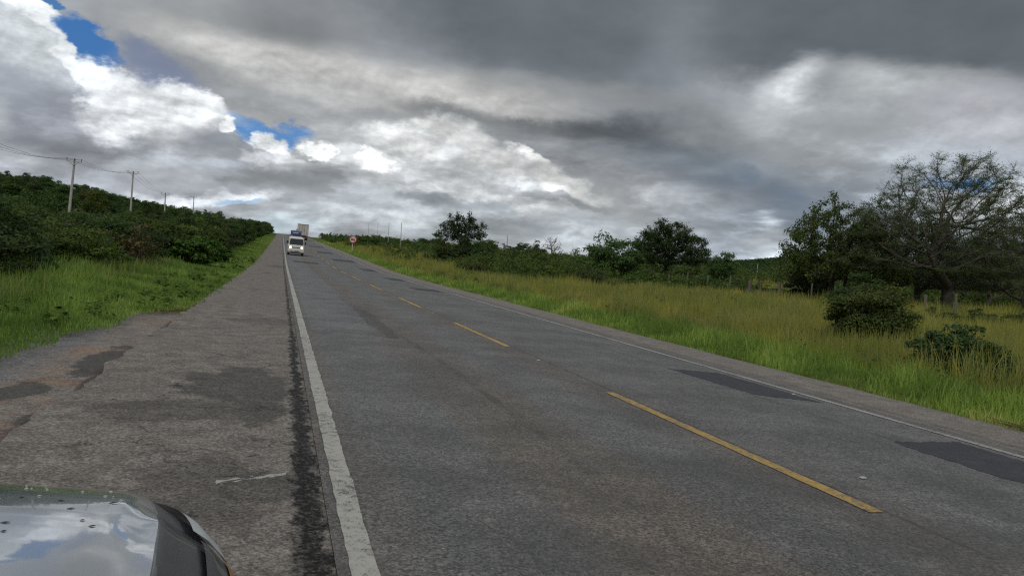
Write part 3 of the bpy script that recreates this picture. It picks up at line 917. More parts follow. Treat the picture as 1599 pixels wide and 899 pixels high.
def shrub_mesh(seed, w, h, lobes, per, leaf, leafsize, bark, lift=0.15, ragged=0.5, flat=0.35, aspect=0.5, ball=False):
    """a bush: many separate leaf clumps carried by thin stems"""
    g = np.random.default_rng(seed)
    c = unit(g.normal(size=(lobes, 3)))
    c[:, 2] = c[:, 2] * 0.5 + 0.42 if ball else np.abs(c[:, 2])
    rad = g.uniform(0.25, 1.0, lobes) ** 0.5 * (1 - ragged * 0.35 + ragged * 0.45 * g.uniform(0, 1, lobes) ** 2)
    c = c * rad[:, None] * [w / 2, w / 2, h * 0.82]
    c[:, 2] += lift * h
    lr = g.uniform(0.14, 0.30, lobes) * min(w, h) * 0.62
    idx = np.repeat(np.arange(lobes), per)
    p = unit(g.normal(size=(len(idx), 3)))
    p[:, 2] = np.where(p[:, 2] < -0.3, -p[:, 2] * 0.5, p[:, 2])
    rr = g.uniform(0.3, 1.0, len(idx)) ** 0.6
    spray = np.where(g.uniform(0, 1, len(idx)) < 0.08, g.uniform(1.0, 1.7, len(idx)), 1.0)
    P = c[idx] + p * (lr[idx] * rr * spray)[:, None] * [1.15, 1.15, 0.85]
    P[:, 2] = np.maximum(P[:, 2], 0.03 * h)
    nr = p * (1 - flat) + g.normal(size=p.shape) * 0.45 + np.array([0, 0, flat * 1.4])
    lt = g.uniform(0, 1, lobes)
    cr = leaves_mesh('crown', P, nr, np.full(len(idx), leafsize), leaf, g, aspect, lt[idx] * 0.55 + g.uniform(0, 0.5, len(idx)))
    order = np.argsort(-rad)[:min(lobes, 16)]
    A, B, ra, rb = [], [], [], []
    for k in order:
        a0 = np.array([c[k, 0] * 0.12, c[k, 1] * 0.12, -0.25])
        m = c[k] * [0.45, 0.45, 0.5] + g.normal(size=3) * 0.05 * w
        A += [a0, m]
        B += [m, c[k]]
        ra += [0.022 * w * 0.5 + 0.012, 0.014 + 0.006 * w]
        rb += [0.014 + 0.006 * w, 0.008]
    return limbs_mesh('trunk', A, B, ra, rb, bark), cr


PX = 1150.0


def at(px, depth):
    """ground point seen in the photograph's column px at a given distance along the view"""
    X = (px - 799.5) / PX * depth
    c, s = math.cos(CAM_YAW), math.sin(CAM_YAW)
    return X * c + depth * s, depth * c - X * s


def plant(name, meshes, x, y, label, cat, group=None, scale=1.0, rz=None, sink=0.08, crown='crown'):
    rz = random.uniform(0, 6.28) if rz is None else rz
    e = empty(name, (x, y, float(surf_z(np.array(x), np.array(y))) - sink), label, cat, group, rz, scale)
    obj('trunk', meshes[0], e)
    obj(crown, meshes[1], e)
    return e


# ---- single trees of the right-hand field
def umbrella(seed, n, rx, ry, z0, z1, trunk, seg, bark, leaf, tip_r, trunk_r, leaves, size, spread, inner=0.35, flat=0.5, lean=(0, 0), power=1.0, kill=1.7, layers=0, twigs=3, twig_len=0.45, leaf_acc=3):
    g = np.random.default_rng(seed)
    a = dome(g, n, rx, ry, z0, z1, inner, power=power)
    if layers:
        zz = (a[:, 2] - z0) / (z1 - z0)
        a[:, 2] = z0 + (z1 - z0) * (np.round(zz * layers + g.normal(size=len(a)) * 0.18) / layers * 0.75 + zz * 0.25)
    nodes, par = colonize(a, (0, 0, -0.3), seg, seg * 9, seg * kill, (lean[0], lean[1], trunk), g=g)
    return tree_from_nodes(nodes, par, tip_r, trunk_r, bark, leaf, g, leaves, size, leaf_acc, flat, spread, twigs, twig_len)


acacia = umbrella(24, 3000, 9.2, 8.2, 3.0, 12.9, 2.2, 0.28, B_GREY, L_ACACIA, 0.011, 0.38, 9, 0.054, 0.08, 0.42, 0.8, layers=0, twigs=5, twig_len=0.64, leaf_acc=5)
x, y = at(1478, 54)
plant('acacia_tree', acacia, x, y, 'tall spreading tree with fine see-through crown and thick forked trunk on the right', 'tree', rz=0.6)

acacia_b = umbrella(22, 2000, 6.5, 6.0, 1.6, 9.0, 1.6, 0.32, B_GREY, L_ACACIA, 0.012, 0.30, 5, 0.055, 0.09, 0.40, 0.5, layers=0, twigs=4, twig_len=0.6, leaf_acc=5)
for px, dep, sc, rz, lab in ((1392, 61, 1.1, 3.3, 'twiggy see-through tree between the broad leafy tree and the tall spreading tree'),
                             (1432, 63, 0.98, 2.0, 'grey-brown twiggy tree standing behind the left side of the tall spreading tree'),
                             (1600, 60, 1.02, 4.0, 'dark twiggy tree cut by the right edge of the photo'),
                             (1545, 74, 0.9, 1.0, 'low forked tree with pale grey trunk behind the tall spreading tree'),
                             (1505, 84, 1.0, 5.2, 'dim rounded tree farthest behind the tall spreading tree')):
    x, y = at(px, dep)
    plant('acacia_tree', acacia_b, x, y, lab, 'tree', rz=rz, scale=sc)

leafy = umbrella(31, 1100, 5.4, 5.0, 2.0, 9.1, 1.3, 0.34, B_DARK, L_DARK, 0.012, 0.22, 11, 0.085, 0.12, 0.2, 0.4, twigs=4)
x, y = at(1296, 57)
plant('leafy_tree', leafy, x, y, 'dark broad leafy tree leaning left of the tall spreading tree', 'tree', rz=2.4)
bright_top = umbrella(33, 420, 2.7, 2.5, 3.4, 6.6, 2.0, 0.34, B_DARK, L_OLIVE, 0.012, 0.12, 10, 0.085, 0.12, 0.2, 0.4)
x, y = at(1318, 55.5)
plant('leafy_tree', bright_top, x, y, 'slim lighter green tree in front of the dark broad leafy tree', 'tree', rz=0.4)

mid = umbrella(41, 1100, 6.7, 5.6, 2.3, 7.7, 1.5, 0.32, B_DARK, L_DARK, 0.014, 0.2, 11, 0.10, 0.14, 0.35, 0.65, twigs=5)
x, y = at(1037, 86)
plant('umbrella_tree', mid, x, y, 'umbrella-crowned dark tree with gaps of sky under its dome, mid field', 'tree', rz=1.2)

sparse = umbrella(51, 300, 3.9, 3.5, 3.6, 7.6, 2.4, 0.36, B_DARK, L_DARK, 0.020, 0.17, 13, 0.12, 0.17, 0.45, 0.55, kill=1.5, twigs=3, leaf_acc=2)
x, y = at(716, 100)
plant('sparse_tree', sparse, x, y, 'open-crowned tree with sky showing between its branches above dark bushes', 'tree', rz=0.5)

bare = umbrella(61, 300, 2.6, 2.4, 2.6, 6.0, 1.6, 0.3, B_PALE, L_OLIVE, 0.025, 0.17, 1, 0.09, 0.05, 0.3, 0.4, twigs=2)
x, y = at(858, 150)
plant('bare_tree', bare, x, y, 'small pale nearly leafless tree on the far field skyline', 'tree', rz=0.2)

# ---- bush kinds
SH = {
    'thicket': [shrub_mesh(101 + i, 4.2, 3.3, 62, 150, L_THICKET, 0.078, B_DARK) for i in range(3)],
    'dark': [shrub_mesh(111 + i, 4.0, 3.0, 56, 150, L_DARK, 0.075, B_DARK) for i in range(2)],
    'tall': [shrub_mesh(121 + i, 4.6, 5.0, 70, 130, L_THICKET, 0.092, B_DARK, lift=0.16, ragged=0.35) for i in range(2)],
    'bright': [shrub_mesh(131 + i, 3.2, 2.1, 44, 110, L_BRIGHT, 0.095, B_DARK, flat=0.6, aspect=0.6, ragged=0.8) for i in range(2)],
    'olive': [shrub_mesh(141 + i, 3.8, 2.6, 48, 85, L_OLIVE, 0.085, B_GREY, ragged=0.9) for i in range(2)],
    'low': [shrub_mesh(151 + i, 3.0, 1.3, 36, 80, L_OLIVE, 0.08, B_GREY, lift=0.08, ragged=0.8) for i in range(2)],
    'dry': [shrub_mesh(161, 2.4, 2.6, 26, 26, L_DRY, 0.07, B_RED, ragged=1.0)],
}
near_round = shrub_mesh(171, 2.5, 2.25, 170, 190, L_DARK, 0.040, B_DARK, lift=0.18, ragged=0.1, ball=True)
near_low = shrub_mesh(172, 2.0, 1.2, 110, 150, L_DARK, 0.034, B_DARK, lift=0.22, ragged=0.35)

x, y = at(1361, 22.8)
plant('bush', near_round, x, y, 'round dense green bush standing alone in tall straw grass near the right shoulder', 'bush', rz=0.3)
x, y = at(1500, 15.6)
plant('bush', near_low, x, y, 'low dark bush among tall reeds, nearest bush to the right shoulder', 'bush', rz=1.3, scale=1.15)

# right field: named clumps
for px, dep, kind, sc, lab in (
        (957, 74, 'thicket', (1.6, 1.6, 1.75), 'rounded full green tree-like bush left of the umbrella-crowned tree'),
        (985, 79, 'dark', (1.2, 1.2, 1.1), 'dark bush between the rounded full green bush and the umbrella-crowned tree'),
        (1127, 72, 'thicket', (0.95, 0.95, 1.3), 'upright green bush at the right end of the umbrella-crowned tree'),
        (840, 92, 'dark', (1.05, 1.05, 1.0), 'round dark bush alone in the scrub below the pale bare tree'),
        (693, 97, 'dark', (1.0, 1.0, 1.25), 'dark bush at the left foot of the open-crowned tree'),
        (718, 96, 'dark', (1.1, 1.1, 1.35), 'dark bush right under the open-crowned tree'),
        (748, 99, 'thicket', (1.0, 1.0, 1.15), 'green bush at the right foot of the open-crowned tree'),
        (838, 148, 'olive', (1.5, 1.5, 1.7), 'grey-green bush just left of the pale bare tree'),
        (1340, 50, 'dark', (1.1, 1.1, 0.95), 'dark bush behind the fence under the broad leafy tree'),
        (1262, 62, 'dark', (1.2, 1.2, 1.3), 'dark bush at the left edge of the broad leafy tree'),
        (1375, 48, 'thicket', (0.7, 0.7, 0.6), 'small bush peeping over the round dense green bush'),
        (1180, 75, 'olive', (0.9, 0.9, 0.45), 'flat-topped pale green bush near the leaning fence posts')):
    x, y = at(px, dep)
    plant('bush', random.choice(SH[kind]), x, y, lab, 'bush', scale=sc)

count = 0
# right field scrub between the straw grass and the skyline
for i in range(4000):
    if count >= 125:
        break
    px = rng.uniform(470, 1640)
    dep = 42 * (330 / 42) ** rng.uniform(0, 1)
    x, y = at(px, dep)
    lim = 12.5 if y > 95 else 15 if y > 70 else 22
    if x < lim + 3 * vnoise(y * 0.1, 3.0) or y > 345:
        continue
    if px > 1130 and dep < 60 and not (px > 1450 and dep > 30):
        continue
    if px > 1150 and dep < 95 and rng.uniform() < 0.75:
        continue
    if dep < 70 and px < 1150 and rng.uniform() < 0.6:
        continue
    far = dep > 150
    kind = rng.choice(['low', 'olive', 'thicket', 'dark'], p=[0.45, 0.3, 0.15, 0.10] if not far else [0.15, 0.25, 0.35, 0.25])
    s = rng.uniform(0.7, 1.25) * (1.25 if far else 0.8)
    lab = {'low': 'low spreading olive scrub bush', 'olive': 'ragged olive scrub bush', 'thicket': 'rounded green scrub bush', 'dark': 'rounded dark green scrub bush'}[kind]
    lab += ' far off along the right field skyline' if far else ' in the rough grass of the right field'
    plant('bush', SH[kind][rng.integers(len(SH[kind]))], float(x), float(y), lab, 'scrub bush', 'scrub bushes of the right field', scale=(s, s, s * rng.uniform(0.75, 1.1)))
    count += 1

# left slope thicket
count = 0
spots = []
for y in np.concatenate([np.arange(15, 60, 2.4), np.arange(60, 130, 3.4), np.arange(130, 345, 7.5)]):     # front row
    edge = -4.8 + 0.9 * sm(y, 22, 38)
    spots.append((edge - 1.7 + rng.normal() * 0.5, y, 'front'))
for y in np.concatenate([np.arange(15, 70, 3.4), np.arange(70, 150, 5), np.arange(150, 340, 9)]):
    edge = -5.3 + 1.0 * sm(y, 22, 38)
    spots.append((edge - 4.6 + rng.normal() * 0.6, y + rng.normal(), 'mid'))
for i in range(1500):
    y = 24 * (330 / 24) ** rng.uniform()
    a = math.radians(rng.uniform(-20.5, -2))
    x = y * math.tan(a)
    if x > -11.5 or x < -75:
        continue
    if any((x - p[0]) ** 2 + (y - p[1]) ** 2 < (3.0 + 0.018 * y) ** 2 for p in spots):
        continue
    spots.append((x, y, 'back'))
# how high the growth stands against the sky, by azimuth (degrees) and tangent of its elevation
SKY_A = [-19, -17.3, -14, -10, -7.8, -4.7, -1.0, 1.0]
SKY_T = [0.085, 0.0826, 0.075, 0.0557, 0.047, 0.0443, 0.0313, 0.030]
FRONT_T = [0.055, 0.050, 0.036, 0.040, 0.038, 0.040, 0.0313, 0.030]


def room(x, y, front):
    """height of the plant that just reaches that line"""
    dep = y * math.cos(CAM_YAW) + x * math.sin(CAM_YAW)
    return CAM_H + np.interp(math.degrees(math.atan2(x, y)), SKY_A, FRONT_T if front else SKY_T) * dep - float(land_z(x, y))


NOMINAL = {'thicket': 3.3, 'dark': 3.0, 'tall': 5.0, 'olive': 2.6}
for (x, y, where) in spots[:205]:
    if where == 'front':
        kind = rng.choice(['thicket', 'dark', 'tall'], p=[0.55, 0.35, 0.1] if y > 70 else [0.6, 0.4, 0.0])
        s = rng.uniform(0.72, 0.9)
    elif where == 'mid':
        kind = rng.choice(['thicket', 'tall', 'dark'], p=[0.5, 0.25, 0.25] if y > 60 else [0.6, 0.0, 0.4])
        s = rng.uniform(0.8, 1.0)
    else:
        kind = rng.choice(['thicket', 'tall', 'dark', 'olive'], p=[0.35, 0.4, 0.15, 0.1])
        s = rng.uniform(0.9, 1.2)
    hmax = room(x, y, where != 'back' or (x > -24 and y < 130))
    hh = min(max(hmax * rng.uniform(0.78, 0.98), 1.3), 6.5)
    if where != 'back':
        hh = min(hh, 3.3 if y < 80 else 5.5)
    sz = hh / NOMINAL[kind]
    s = min(s, sz * 1.35) if sz < s else max(s, sz * 0.75)
    lab = {'front': 'dark green bush in the front row of the left thicket, edging the verge',
           'mid': 'dark green bush just behind the front row of the left thicket',
           'back': 'dark green bush on the hillside behind the left thicket, below the skyline'}[where]
    if kind == 'olive':
        lab = 'dull olive bush scattered on the hillside behind the left thicket'
    elif kind == 'tall' and where == 'back':
        lab = 'taller dark green bush standing up on the hillside behind the left thicket'
    plant('bush', SH[kind][rng.integers(len(SH[kind]))], float(x), float(y), lab, 'bush', 'bushes of the left thicket', scale=(s, s, sz))

for (px, dep, kind, sc, lab) in ((110, 23.5, 'bright', 0.8, 'yellow-green broad-leaved bush in the thicket below the nearest utility pole'),
                                 (146, 25, 'bright', 0.75, 'yellow-green bush right beside the one below the nearest utility pole'),
                                 (298, 35, 'bright', 0.85, 'light green bush spilling onto the left verge near the road'),
                                 (206, 27, 'dry', 0.95, 'reddish-brown dry twiggy bush in the thicket left of the road'),
                                 (325, 42, 'bright', 0.8, 'light green bush at the far end of the one spilling onto the left verge')):
    x, y = at(px, dep)
    plant('bush', SH[kind][0 if kind == 'dry' else 1], x, y, lab, 'bush', scale=sc)

for k, (px, dep) in enumerate(((60, 30), (255, 41), (345, 60), (25, 42), (170, 58), (290, 85))):
    x, y = at(px, dep)
    sc = max(0.6, min(room(x, y, True) * 0.95, 4.0) / 2.6)
    plant('bush', SH['dry'][0], x, y, 'brownish half-dry bush with bare twigs among the green left thicket', 'bush', 'half-dry bushes of the left thicket', scale=sc)

# wood that covers the hills beyond and reads as one mass
g = np.random.default_rng(5)
cl_v, cl_n, cl_t, cl_s = [], [], [], []
pts = []
for i in range(60000):
    a = math.radians(g.uniform(-24, 62))
    dist = 330 * (1100 / 330) ** g.uniform()
    pts.append((math.sin(a) * dist, math.cos(a) * dist))
pts = np.array(pts)
dist = np.hypot(pts[:, 0], pts[:, 1])
azd = np.degrees(np.arctan2(pts[:, 0], pts[:, 1]))
ok = (np.abs(pts[:, 0] - 3) > 14) & ((azd > 31) | (azd < -3) | (dist < 420)) & ((pts[:, 1] < 345) | (azd > 28))
pts, dist = pts[ok][:7000], dist[ok][:7000]
hgt = g.uniform(2.2, 4.5, len(pts))
zz = land_z(pts[:, 0], pts[:, 1])
per = 34
idx = np.repeat(np.arange(len(pts)), per)
p = unit(g.normal(size=(len(idx), 3)))
p[:, 2] = np.abs(p[:, 2])
rr = g.uniform(0.55, 1.0, len(idx))
P = np.stack([pts[idx, 0], pts[idx, 1], zz[idx] - 0.2], -1) + p * (rr * hgt[idx] * 0.75)[:, None] * [1.25, 1.25, 0.95]
far_me = leaves_mesh('far_wood', P, p + g.normal(size=p.shape) * 0.5 + [0, 0, 0.3], dist[idx] * 0.0011 + 0.12, L_THICKET, g, 0.7, g.uniform(0, 1, len(pts))[idx] * 0.7 + g.uniform(0, 0.3, len(idx)))
obj('far_wood', far_me, kind='stuff')


def thicket_mass(name, xs, ys, w, h, per, leaf, mat, seed):
    g = np.random.default_rng(seed)
    n = len(xs)
    L = 7
    lc = unit(g.normal(size=(n, L, 3)))
    lc[..., 2] = np.abs(lc[..., 2])
    lc = lc * g.uniform(0.3, 1.0, (n, L, 1)) * np.stack([w * 0.5, w * 0.5, h * 0.75], -1)[:, None, :]
    lr = g.uniform(0.22, 0.42, (n, L)) * np.minimum(w, h)[:, None] * 0.8
    c = lc + np.stack([xs, ys, land_z(xs, ys)], -1)[:, None, :]
    c, lr = c.reshape(-1, 3), lr.ravel()
    idx = np.repeat(np.arange(len(c)), per)
    p = unit(g.normal(size=(len(idx), 3)))
    P = c[idx] + p * (lr[idx] * g.uniform(0.4, 1.0, len(idx)))[:, None]
    P[:, 2] = np.maximum(P[:, 2], land_z(P[:, 0], P[:, 1]) + 0.05)
    dd = np.hypot(P[:, 0], P[:, 1])
    return obj(name, leaves_mesh(name, P, p * 0.6 + g.normal(size=p.shape) * 0.45 + [0, 0, 0.4], leaf + dd * 0.0006, mat, g, 0.6, g.uniform(0, 0.6, len(c))[idx] + g.uniform(0, 0.4, len(idx))), kind='stuff')


# undergrowth between and behind the single bushes of the field
xs, ys = [], []
while len(xs) < 560:
    px = rng.uniform(600, 1660) if len(xs) % 5 < 2 else rng.uniform(620, 1165)
    dep = rng.uniform(66, 175) if len(xs) % 2 else rng.uniform(66, 105)
    x, y = at(px, dep)
    if x < 20.5 or (px > 1165 and px < 1260 and dep < 95):
        continue
    xs.append(x)
    ys.append(y)
xs, ys = np.array(xs), np.array(ys)
n = len(xs)
thicket_mass('undergrowth', xs, ys, rng.uniform(3, 6, n), rng.uniform(1.2, 3.0, n) * (0.85 + np.hypot(xs, ys) / 300), 60, 0.07, L_THICKET, 8)
xs, ys = [], []
while len(xs) < 850:
    dep = 62 * (320 / 62) ** rng.uniform()
    x, y = at(rng.uniform(480, 1150), dep)
    if x < 13.8 + 11 * float(sm(92 - y, 0, 30)) or y > 345 or fbm(x * 0.06, y * 0.06) < 0.30:
        continue
    xs.append(x)
    ys.append(y)
xs, ys = np.array(xs), np.array(ys)
m = len(xs)
thicket_mass('undergrowth', xs, ys, rng.uniform(2, 5, m), rng.uniform(0.8, 1.9, m) * (0.85 + ys / 330), 40, 0.055, L_THICKET, 18)
for px, dep, kind, sc in ((1470, 37, 'dark', 0.55), (1508, 35, 'low', 0.8), (1545, 36, 'dark', 0.6), (1585, 34, 'low', 0.9), (1612, 37, 'dark', 0.6)):
    x, y = at(px, dep)
    plant('bush', SH[kind][0], x, y, 'low dark bush in the hedge-like row below the tall spreading tree', 'bush', 'low dark bushes below the tall spreading tree', scale=(sc, sc, sc * 0.75))
# the hillside behind the left-hand front rows
xs, ys = [], []
while len(xs) < 420:
    y = 30 * (330 / 30) ** rng.uniform()
    x = y * math.tan(math.radians(rng.uniform(-21, -3)))
    if x > -11.5 or x < -80 or room(x, y, x > -24 and y < 130) < 1.4:
        continue
    xs.append(x)
    ys.append(y)
xs, ys = np.array(xs), np.array(ys)
thicket_mass('undergrowth', xs, ys, rng.uniform(3, 6, len(xs)), np.minimum(rng.uniform(1.3, 2.4, len(xs)) * (1 + ys / 400), np.array([room(a, b, a > -24 and b < 130) for a, b in zip(xs, ys)]) * 0.85), 60, 0.075, L_THICKET, 9)


# ------------------------------------------------------------------ grass
G_FRESH = leaf_mat('fresh_grass', (0.088, 0.150, 0.035), (0.195, 0.285, 0.072), (0.32, 0.32, 0.14), 0.42)
G_STRAW = leaf_mat('straw_grass', (0.085, 0.132, 0.034), (0.18, 0.215, 0.062), (0.29, 0.28, 0.115), 0.42, tip=(0.32, 0.30, 0.135))
G_DRY = leaf_mat('dry_grass', (0.16, 0.115, 0.05), (0.21, 0.155, 0.07), (0.26, 0.2, 0.1), 0.25)


def grass_mesh(name, x, y, h, w, mat, g, bend=0.45, z=None):
    """each blade is three triangles, bent over towards its tip"""
    n = len(x)
    z = surf_z(x, y) - 0.04 if z is None else z
    a = g.uniform(0, 2 * np.pi, n)
    la = g.uniform(0, 2 * np.pi, n)
    d = np.stack([np.cos(a), np.sin(a), np.zeros(n)], -1)
    lean = np.stack([np.cos(la), np.sin(la), np.zeros(n)], -1) * (g.uniform(0.05, 1, n) ** 1.3 * bend)[:, None]
    b = np.stack([x, y, z], -1)
    up = np.array([0, 0, 1.0])
    hh = h[:, None]
    ww = w[:, None]
    m = b + (up * 0.55 + lean * 0.30) * hh
    t = b + (up * (1.0 - 0.25 * np.linalg.norm(lean, axis=1, keepdims=True)) + lean) * hh
    v = np.stack([b - d * ww * 0.5, b + d * ww * 0.5, m - d * ww * 0.42, m + d * ww * 0.42, t], 1).reshape(-1, 3)
    k = np.arange(n)[:, None, None] * 5
    f = k + np.array([[0, 1, 3], [0, 3, 2], [2, 3, 4]])[None]
    tone = np.repeat(np.clip(g.uniform(0, 0.5, n) + (fbm(x * 0.9, y * 0.9) - 0.35) * 1.5, 0, 1), 5)
    tip = np.tile([0, 0, 0.55, 0.55, 1.0], n)
    return mesh_np(name, v, f.reshape(-1, 3), 3, mat, attr={'tone': tone, 'tip': tip})


def scatter(g, n, d0, d1, p, keep, az=(-24, 60)):
    a = np.radians(g.uniform(az[0], az[1], n))
    u = g.uniform(0, 1, n)
    e = 2 - p
    d = (d0 ** e + u * (d1 ** e - d0 ** e)) ** (1 / e)
    x, y = d * np.sin(a), d * np.cos(a)
    k = keep(x, y, d)
    return x[k], y[k], d[k]


g = np.random.default_rng(77)


def verge_l(y):
    """inner edge of the grass on the left"""
    lay = -2.75 + 0.35 * sm(y, 8, 14)
    return np.where(y < 16.5, lay + 0.9 * sm(y, 14.2, 16.5), -1.62) + (fbm(y * 0.9, y * 0 + 2.0) - 0.45) * 0.5


def left_keep(x, y, d):
    e = verge_l(y)
    return (x < e) & (x > -9.5) & (y > 3)


x, y, d = scatter(g, 620000, 6, 230, 1.55, left_keep, (-27, 1))
t = sm(-x, 1.6, 7.0)
thin = g.uniform(0, 1, len(x)) < (0.55 + 0.45 * sm(-x + verge_l(y), 0.0, 0.7))
x, y, d, t = x[thin], y[thin], d[thin], t[thin]
h = (0.07 + 0.17 * sm(verge_l(y) - x, 0, 2.2) + 0.22 * sm(-x, 3.6, 5.5)) * g.uniform(0.4, 1.35, len(x)) * (0.25 + 1.6 * fbm(x * 1.1, y * 1.1))
obj('verge_grass', grass_mesh('verge_grass', x, y, h, 0.0055 + d * 0.00062, G_FRESH, g, 0.6), kind='stuff')
# broad-leaved weeds in the left verge
n = 260
y = 7 * (60 / 7) ** g.uniform(0, 1, n)
x = verge_l(y) - g.uniform(0.15, 2.8, n)
idx = np.repeat(np.arange(n), 26)
q = unit(g.normal(size=(len(idx), 3))) * (g.uniform(0.05, 0.24, n)[idx] * g.uniform(0.3, 1, len(idx)))[:, None]
P = np.stack([x[idx], y[idx], surf_z(x, y)[idx]], -1) + q * [1, 1, 0.7] + [0, 0, 0.12]
obj('weeds', leaves_mesh('weeds', P, q + [0, 0, 0.25], np.full(len(idx), 0.034) + y[idx] * 0.0006, L_BRIGHT, g, 0.6), kind='stuff')
# taller seeding grass at the foot of the thicket
x, y, d = scatter(g, 50000, 8, 160, 1.5, lambda x, y, d: (x < -3.9) & (x > -7.0) & (y > 6) & (fbm(x * 0.5, y * 0.5) > 0.47), (-29, 0))
obj('tall_grass', grass_mesh('tall_grass', x, y, g.uniform(0.3, 0.75, len(x)), 0.005 + d * 0.0005, G_STRAW, g, 0.35), kind='stuff')

# right verge: a fresh mown-looking band, then tall straw grass
def right_fresh(x, y, d):
    e = 9.14 + (fbm(y * 0.8, y * 0 + 7.0) - 0.45) * 0.35
    return (x > e) & (x < 11.6 + (fbm(y * 0.3, y * 0 + 1.0) - 0.5) * 1.6)


x, y, d = scatter(g, 700000, 8, 240, 1.6, right_fresh, (2, 66))
h = (0.12 + 0.26 * sm(x, 9.2, 10.4)) * g.uniform(0.45, 1.4, len(x)) * (0.25 + 1.6 * fbm(x * 1.2, y * 1.2))
obj('verge_grass', grass_mesh('verge_grass', x, y, h, 0.0055 + d * 0.00062, G_FRESH, g, 0.6), kind='stuff')


def right_tall(x, y, d):
    cl = fbm(x * 0.28, y * 0.28)
    return (x > 10.7 + 0.9 * (fbm(y * 0.4, x * 0.1) - 0.3)) & (x < 15 + 46 * sm(fbm(x * 0.05 + 3, y * 0.05), 0.2, 0.75)) & (g.uniform(0, 1, len(x)) < 0.25 + 1.3 * sm(cl, 0.25, 0.6)) & (y > -2)


x, y, d = scatter(g, 560000, 10.5, 200, 1.5, right_tall, (4, 66))
h = (0.45 + 0.45 * sm(x, 10.6, 13.5)) * g.uniform(0.4, 1.3, len(x)) * (0.2 + 1.65 * fbm(x * 0.55, y * 0.55))
obj('tall_grass', grass_mesh('tall_grass', x, y, h, 0.0045 + d * 0.00055, G_STRAW, g, 0.42), kind='stuff')

# single tussocks standing out of it
n = 700
tx, ty = g.uniform(10.9, 30, n), g.uniform(-1, 60, n)
idx = np.repeat(np.arange(n), 55)
ra = g.uniform(0, 1, len(idx)) ** 0.7 * g.uniform(0.10, 0.30, n)[idx]
an = g.uniform(0, 6.28, len(idx))
x, y = tx[idx] + ra * np.cos(an), ty[idx] + ra * np.sin(an)
k = (np.degrees(np.arctan2(x, y)) < 66) & (np.hypot(x, y) > 9)
x, y, hh = x[k], y[k], (g.uniform(0.55, 1.15, n)[idx] * g.uniform(0.6, 1.1, len(idx)))[k]
obj('tussocks', grass_mesh('tussocks', x, y, hh, 0.0045 + np.hypot(x, y) * 0.00055, G_STRAW, g, 0.65), kind='stuff')

# stubby tussocks over the rest of the field so the ground never shows bare
x, y, d = scatter(g, 240000, 20, 330, 1.45, lambda x, y, d: (x > 14) & (g.uniform(0, 1, len(x)) < 0.85), (3, 64))
obj('field_grass', grass_mesh('field_grass', x, y, g.uniform(0.2, 0.55, len(x)) * (0.5 + 1.0 * fbm(x * 0.15, y * 0.15)), 0.006 + d * 0.0010, G_STRAW, g, 0.6), kind='stuff')

# broad-leaved plants standing in the straw grass
n = 330
tx, ty = g.uniform(10.8, 34, n), g.uniform(0, 70, n)
idx = np.repeat(np.arange(n), 34)
q = unit(g.normal(size=(len(idx), 3))) * (g.uniform(0.12, 0.45, n)[idx] * g.uniform(0.3, 1, len(idx)))[:, None]
P = np.stack([tx[idx], ty[idx], surf_z(tx, ty)[idx]], -1) + q * [1, 1, 0.9] + np.stack([np.zeros(len(idx)), np.zeros(len(idx)), g.uniform(0.25, 0.6, n)[idx]], -1)
obj('weeds', leaves_mesh('weeds', P, q + [0, 0, 0.25], np.full(len(idx), 0.035) + np.hypot(tx, ty)[idx] * 0.0007, L_THICKET, g, 0.55), kind='stuff')

# reeds beside the nearest bush, dry stalks lying on the shoulder edge
rx, ry = at(1530, 15.8)
n = 60
x = rx + g.normal(0, 0.55, n)
y = ry + g.normal(0, 0.6, n)
obj('reeds', grass_mesh('reeds', x, y, g.uniform(0.9, 1.55, n), np.full(n, 0.028), G_STRAW, g, 0.45), kind='stuff')
A, B = [], []
for i in range(70):
    yy = g.uniform(4.6, 7.3)
    xx = 9.22 + g.normal(0, 0.07) - 0.0 * yy
    a = math.radians(g.normal(90, 16))
    L = g.uniform(0.25, 0.8)
    z0 = float(road_z(yy)) - CROSS * xx + 0.01 + g.uniform(0, 0.05)
    A.append((xx - math.cos(a) * L / 2, yy - math.sin(a) * L / 2, z0))
    B.append((xx + math.cos(a) * L / 2, yy + math.sin(a) * L / 2, z0 + g.uniform(-0.01, 0.03)))
obj('straw', limbs_mesh('straw', A, B, np.full(70, 0.006), np.full(70, 0.004), G_DRY, 4), kind='stuff')


# ------------------------------------------------------------------ poles, wires, fence, sign
M_CONC = simple_mat('weathered_concrete', (0.43, 0.42, 0.39), 0.9, spec=0.2, grime=0.45, scale=3.0)
M_WOOD = simple_mat('grey_old_wood', (0.17, 0.15, 0.125), 0.9, spec=0.15, grime=0.6, scale=9.0)
M_IRON = simple_mat('rusty_iron', (0.10, 0.085, 0.075), 0.7, metal=0.5)
M_PORC = simple_mat('brown_porcelain', (0.09, 0.05, 0.035), 0.25)
M_WIRE = simple_mat('dark_wire', (0.035, 0.035, 0.038), 0.6)
M_SIGNW = simple_mat('white_sign_face', (0.62, 0.60, 0.57), 0.45, grime=0.25)
M_SIGNR = simple_mat('red_sign_face', (0.42, 0.035, 0.03), 0.45, grime=0.25)
M_SIGNK = simple_mat('black_sign_print', (0.02, 0.02, 0.02), 0.5)
M_POSTW = simple_mat('white_painted_post', (0.55, 0.55, 0.52), 0.6, grime=0.4, scale=4.0)


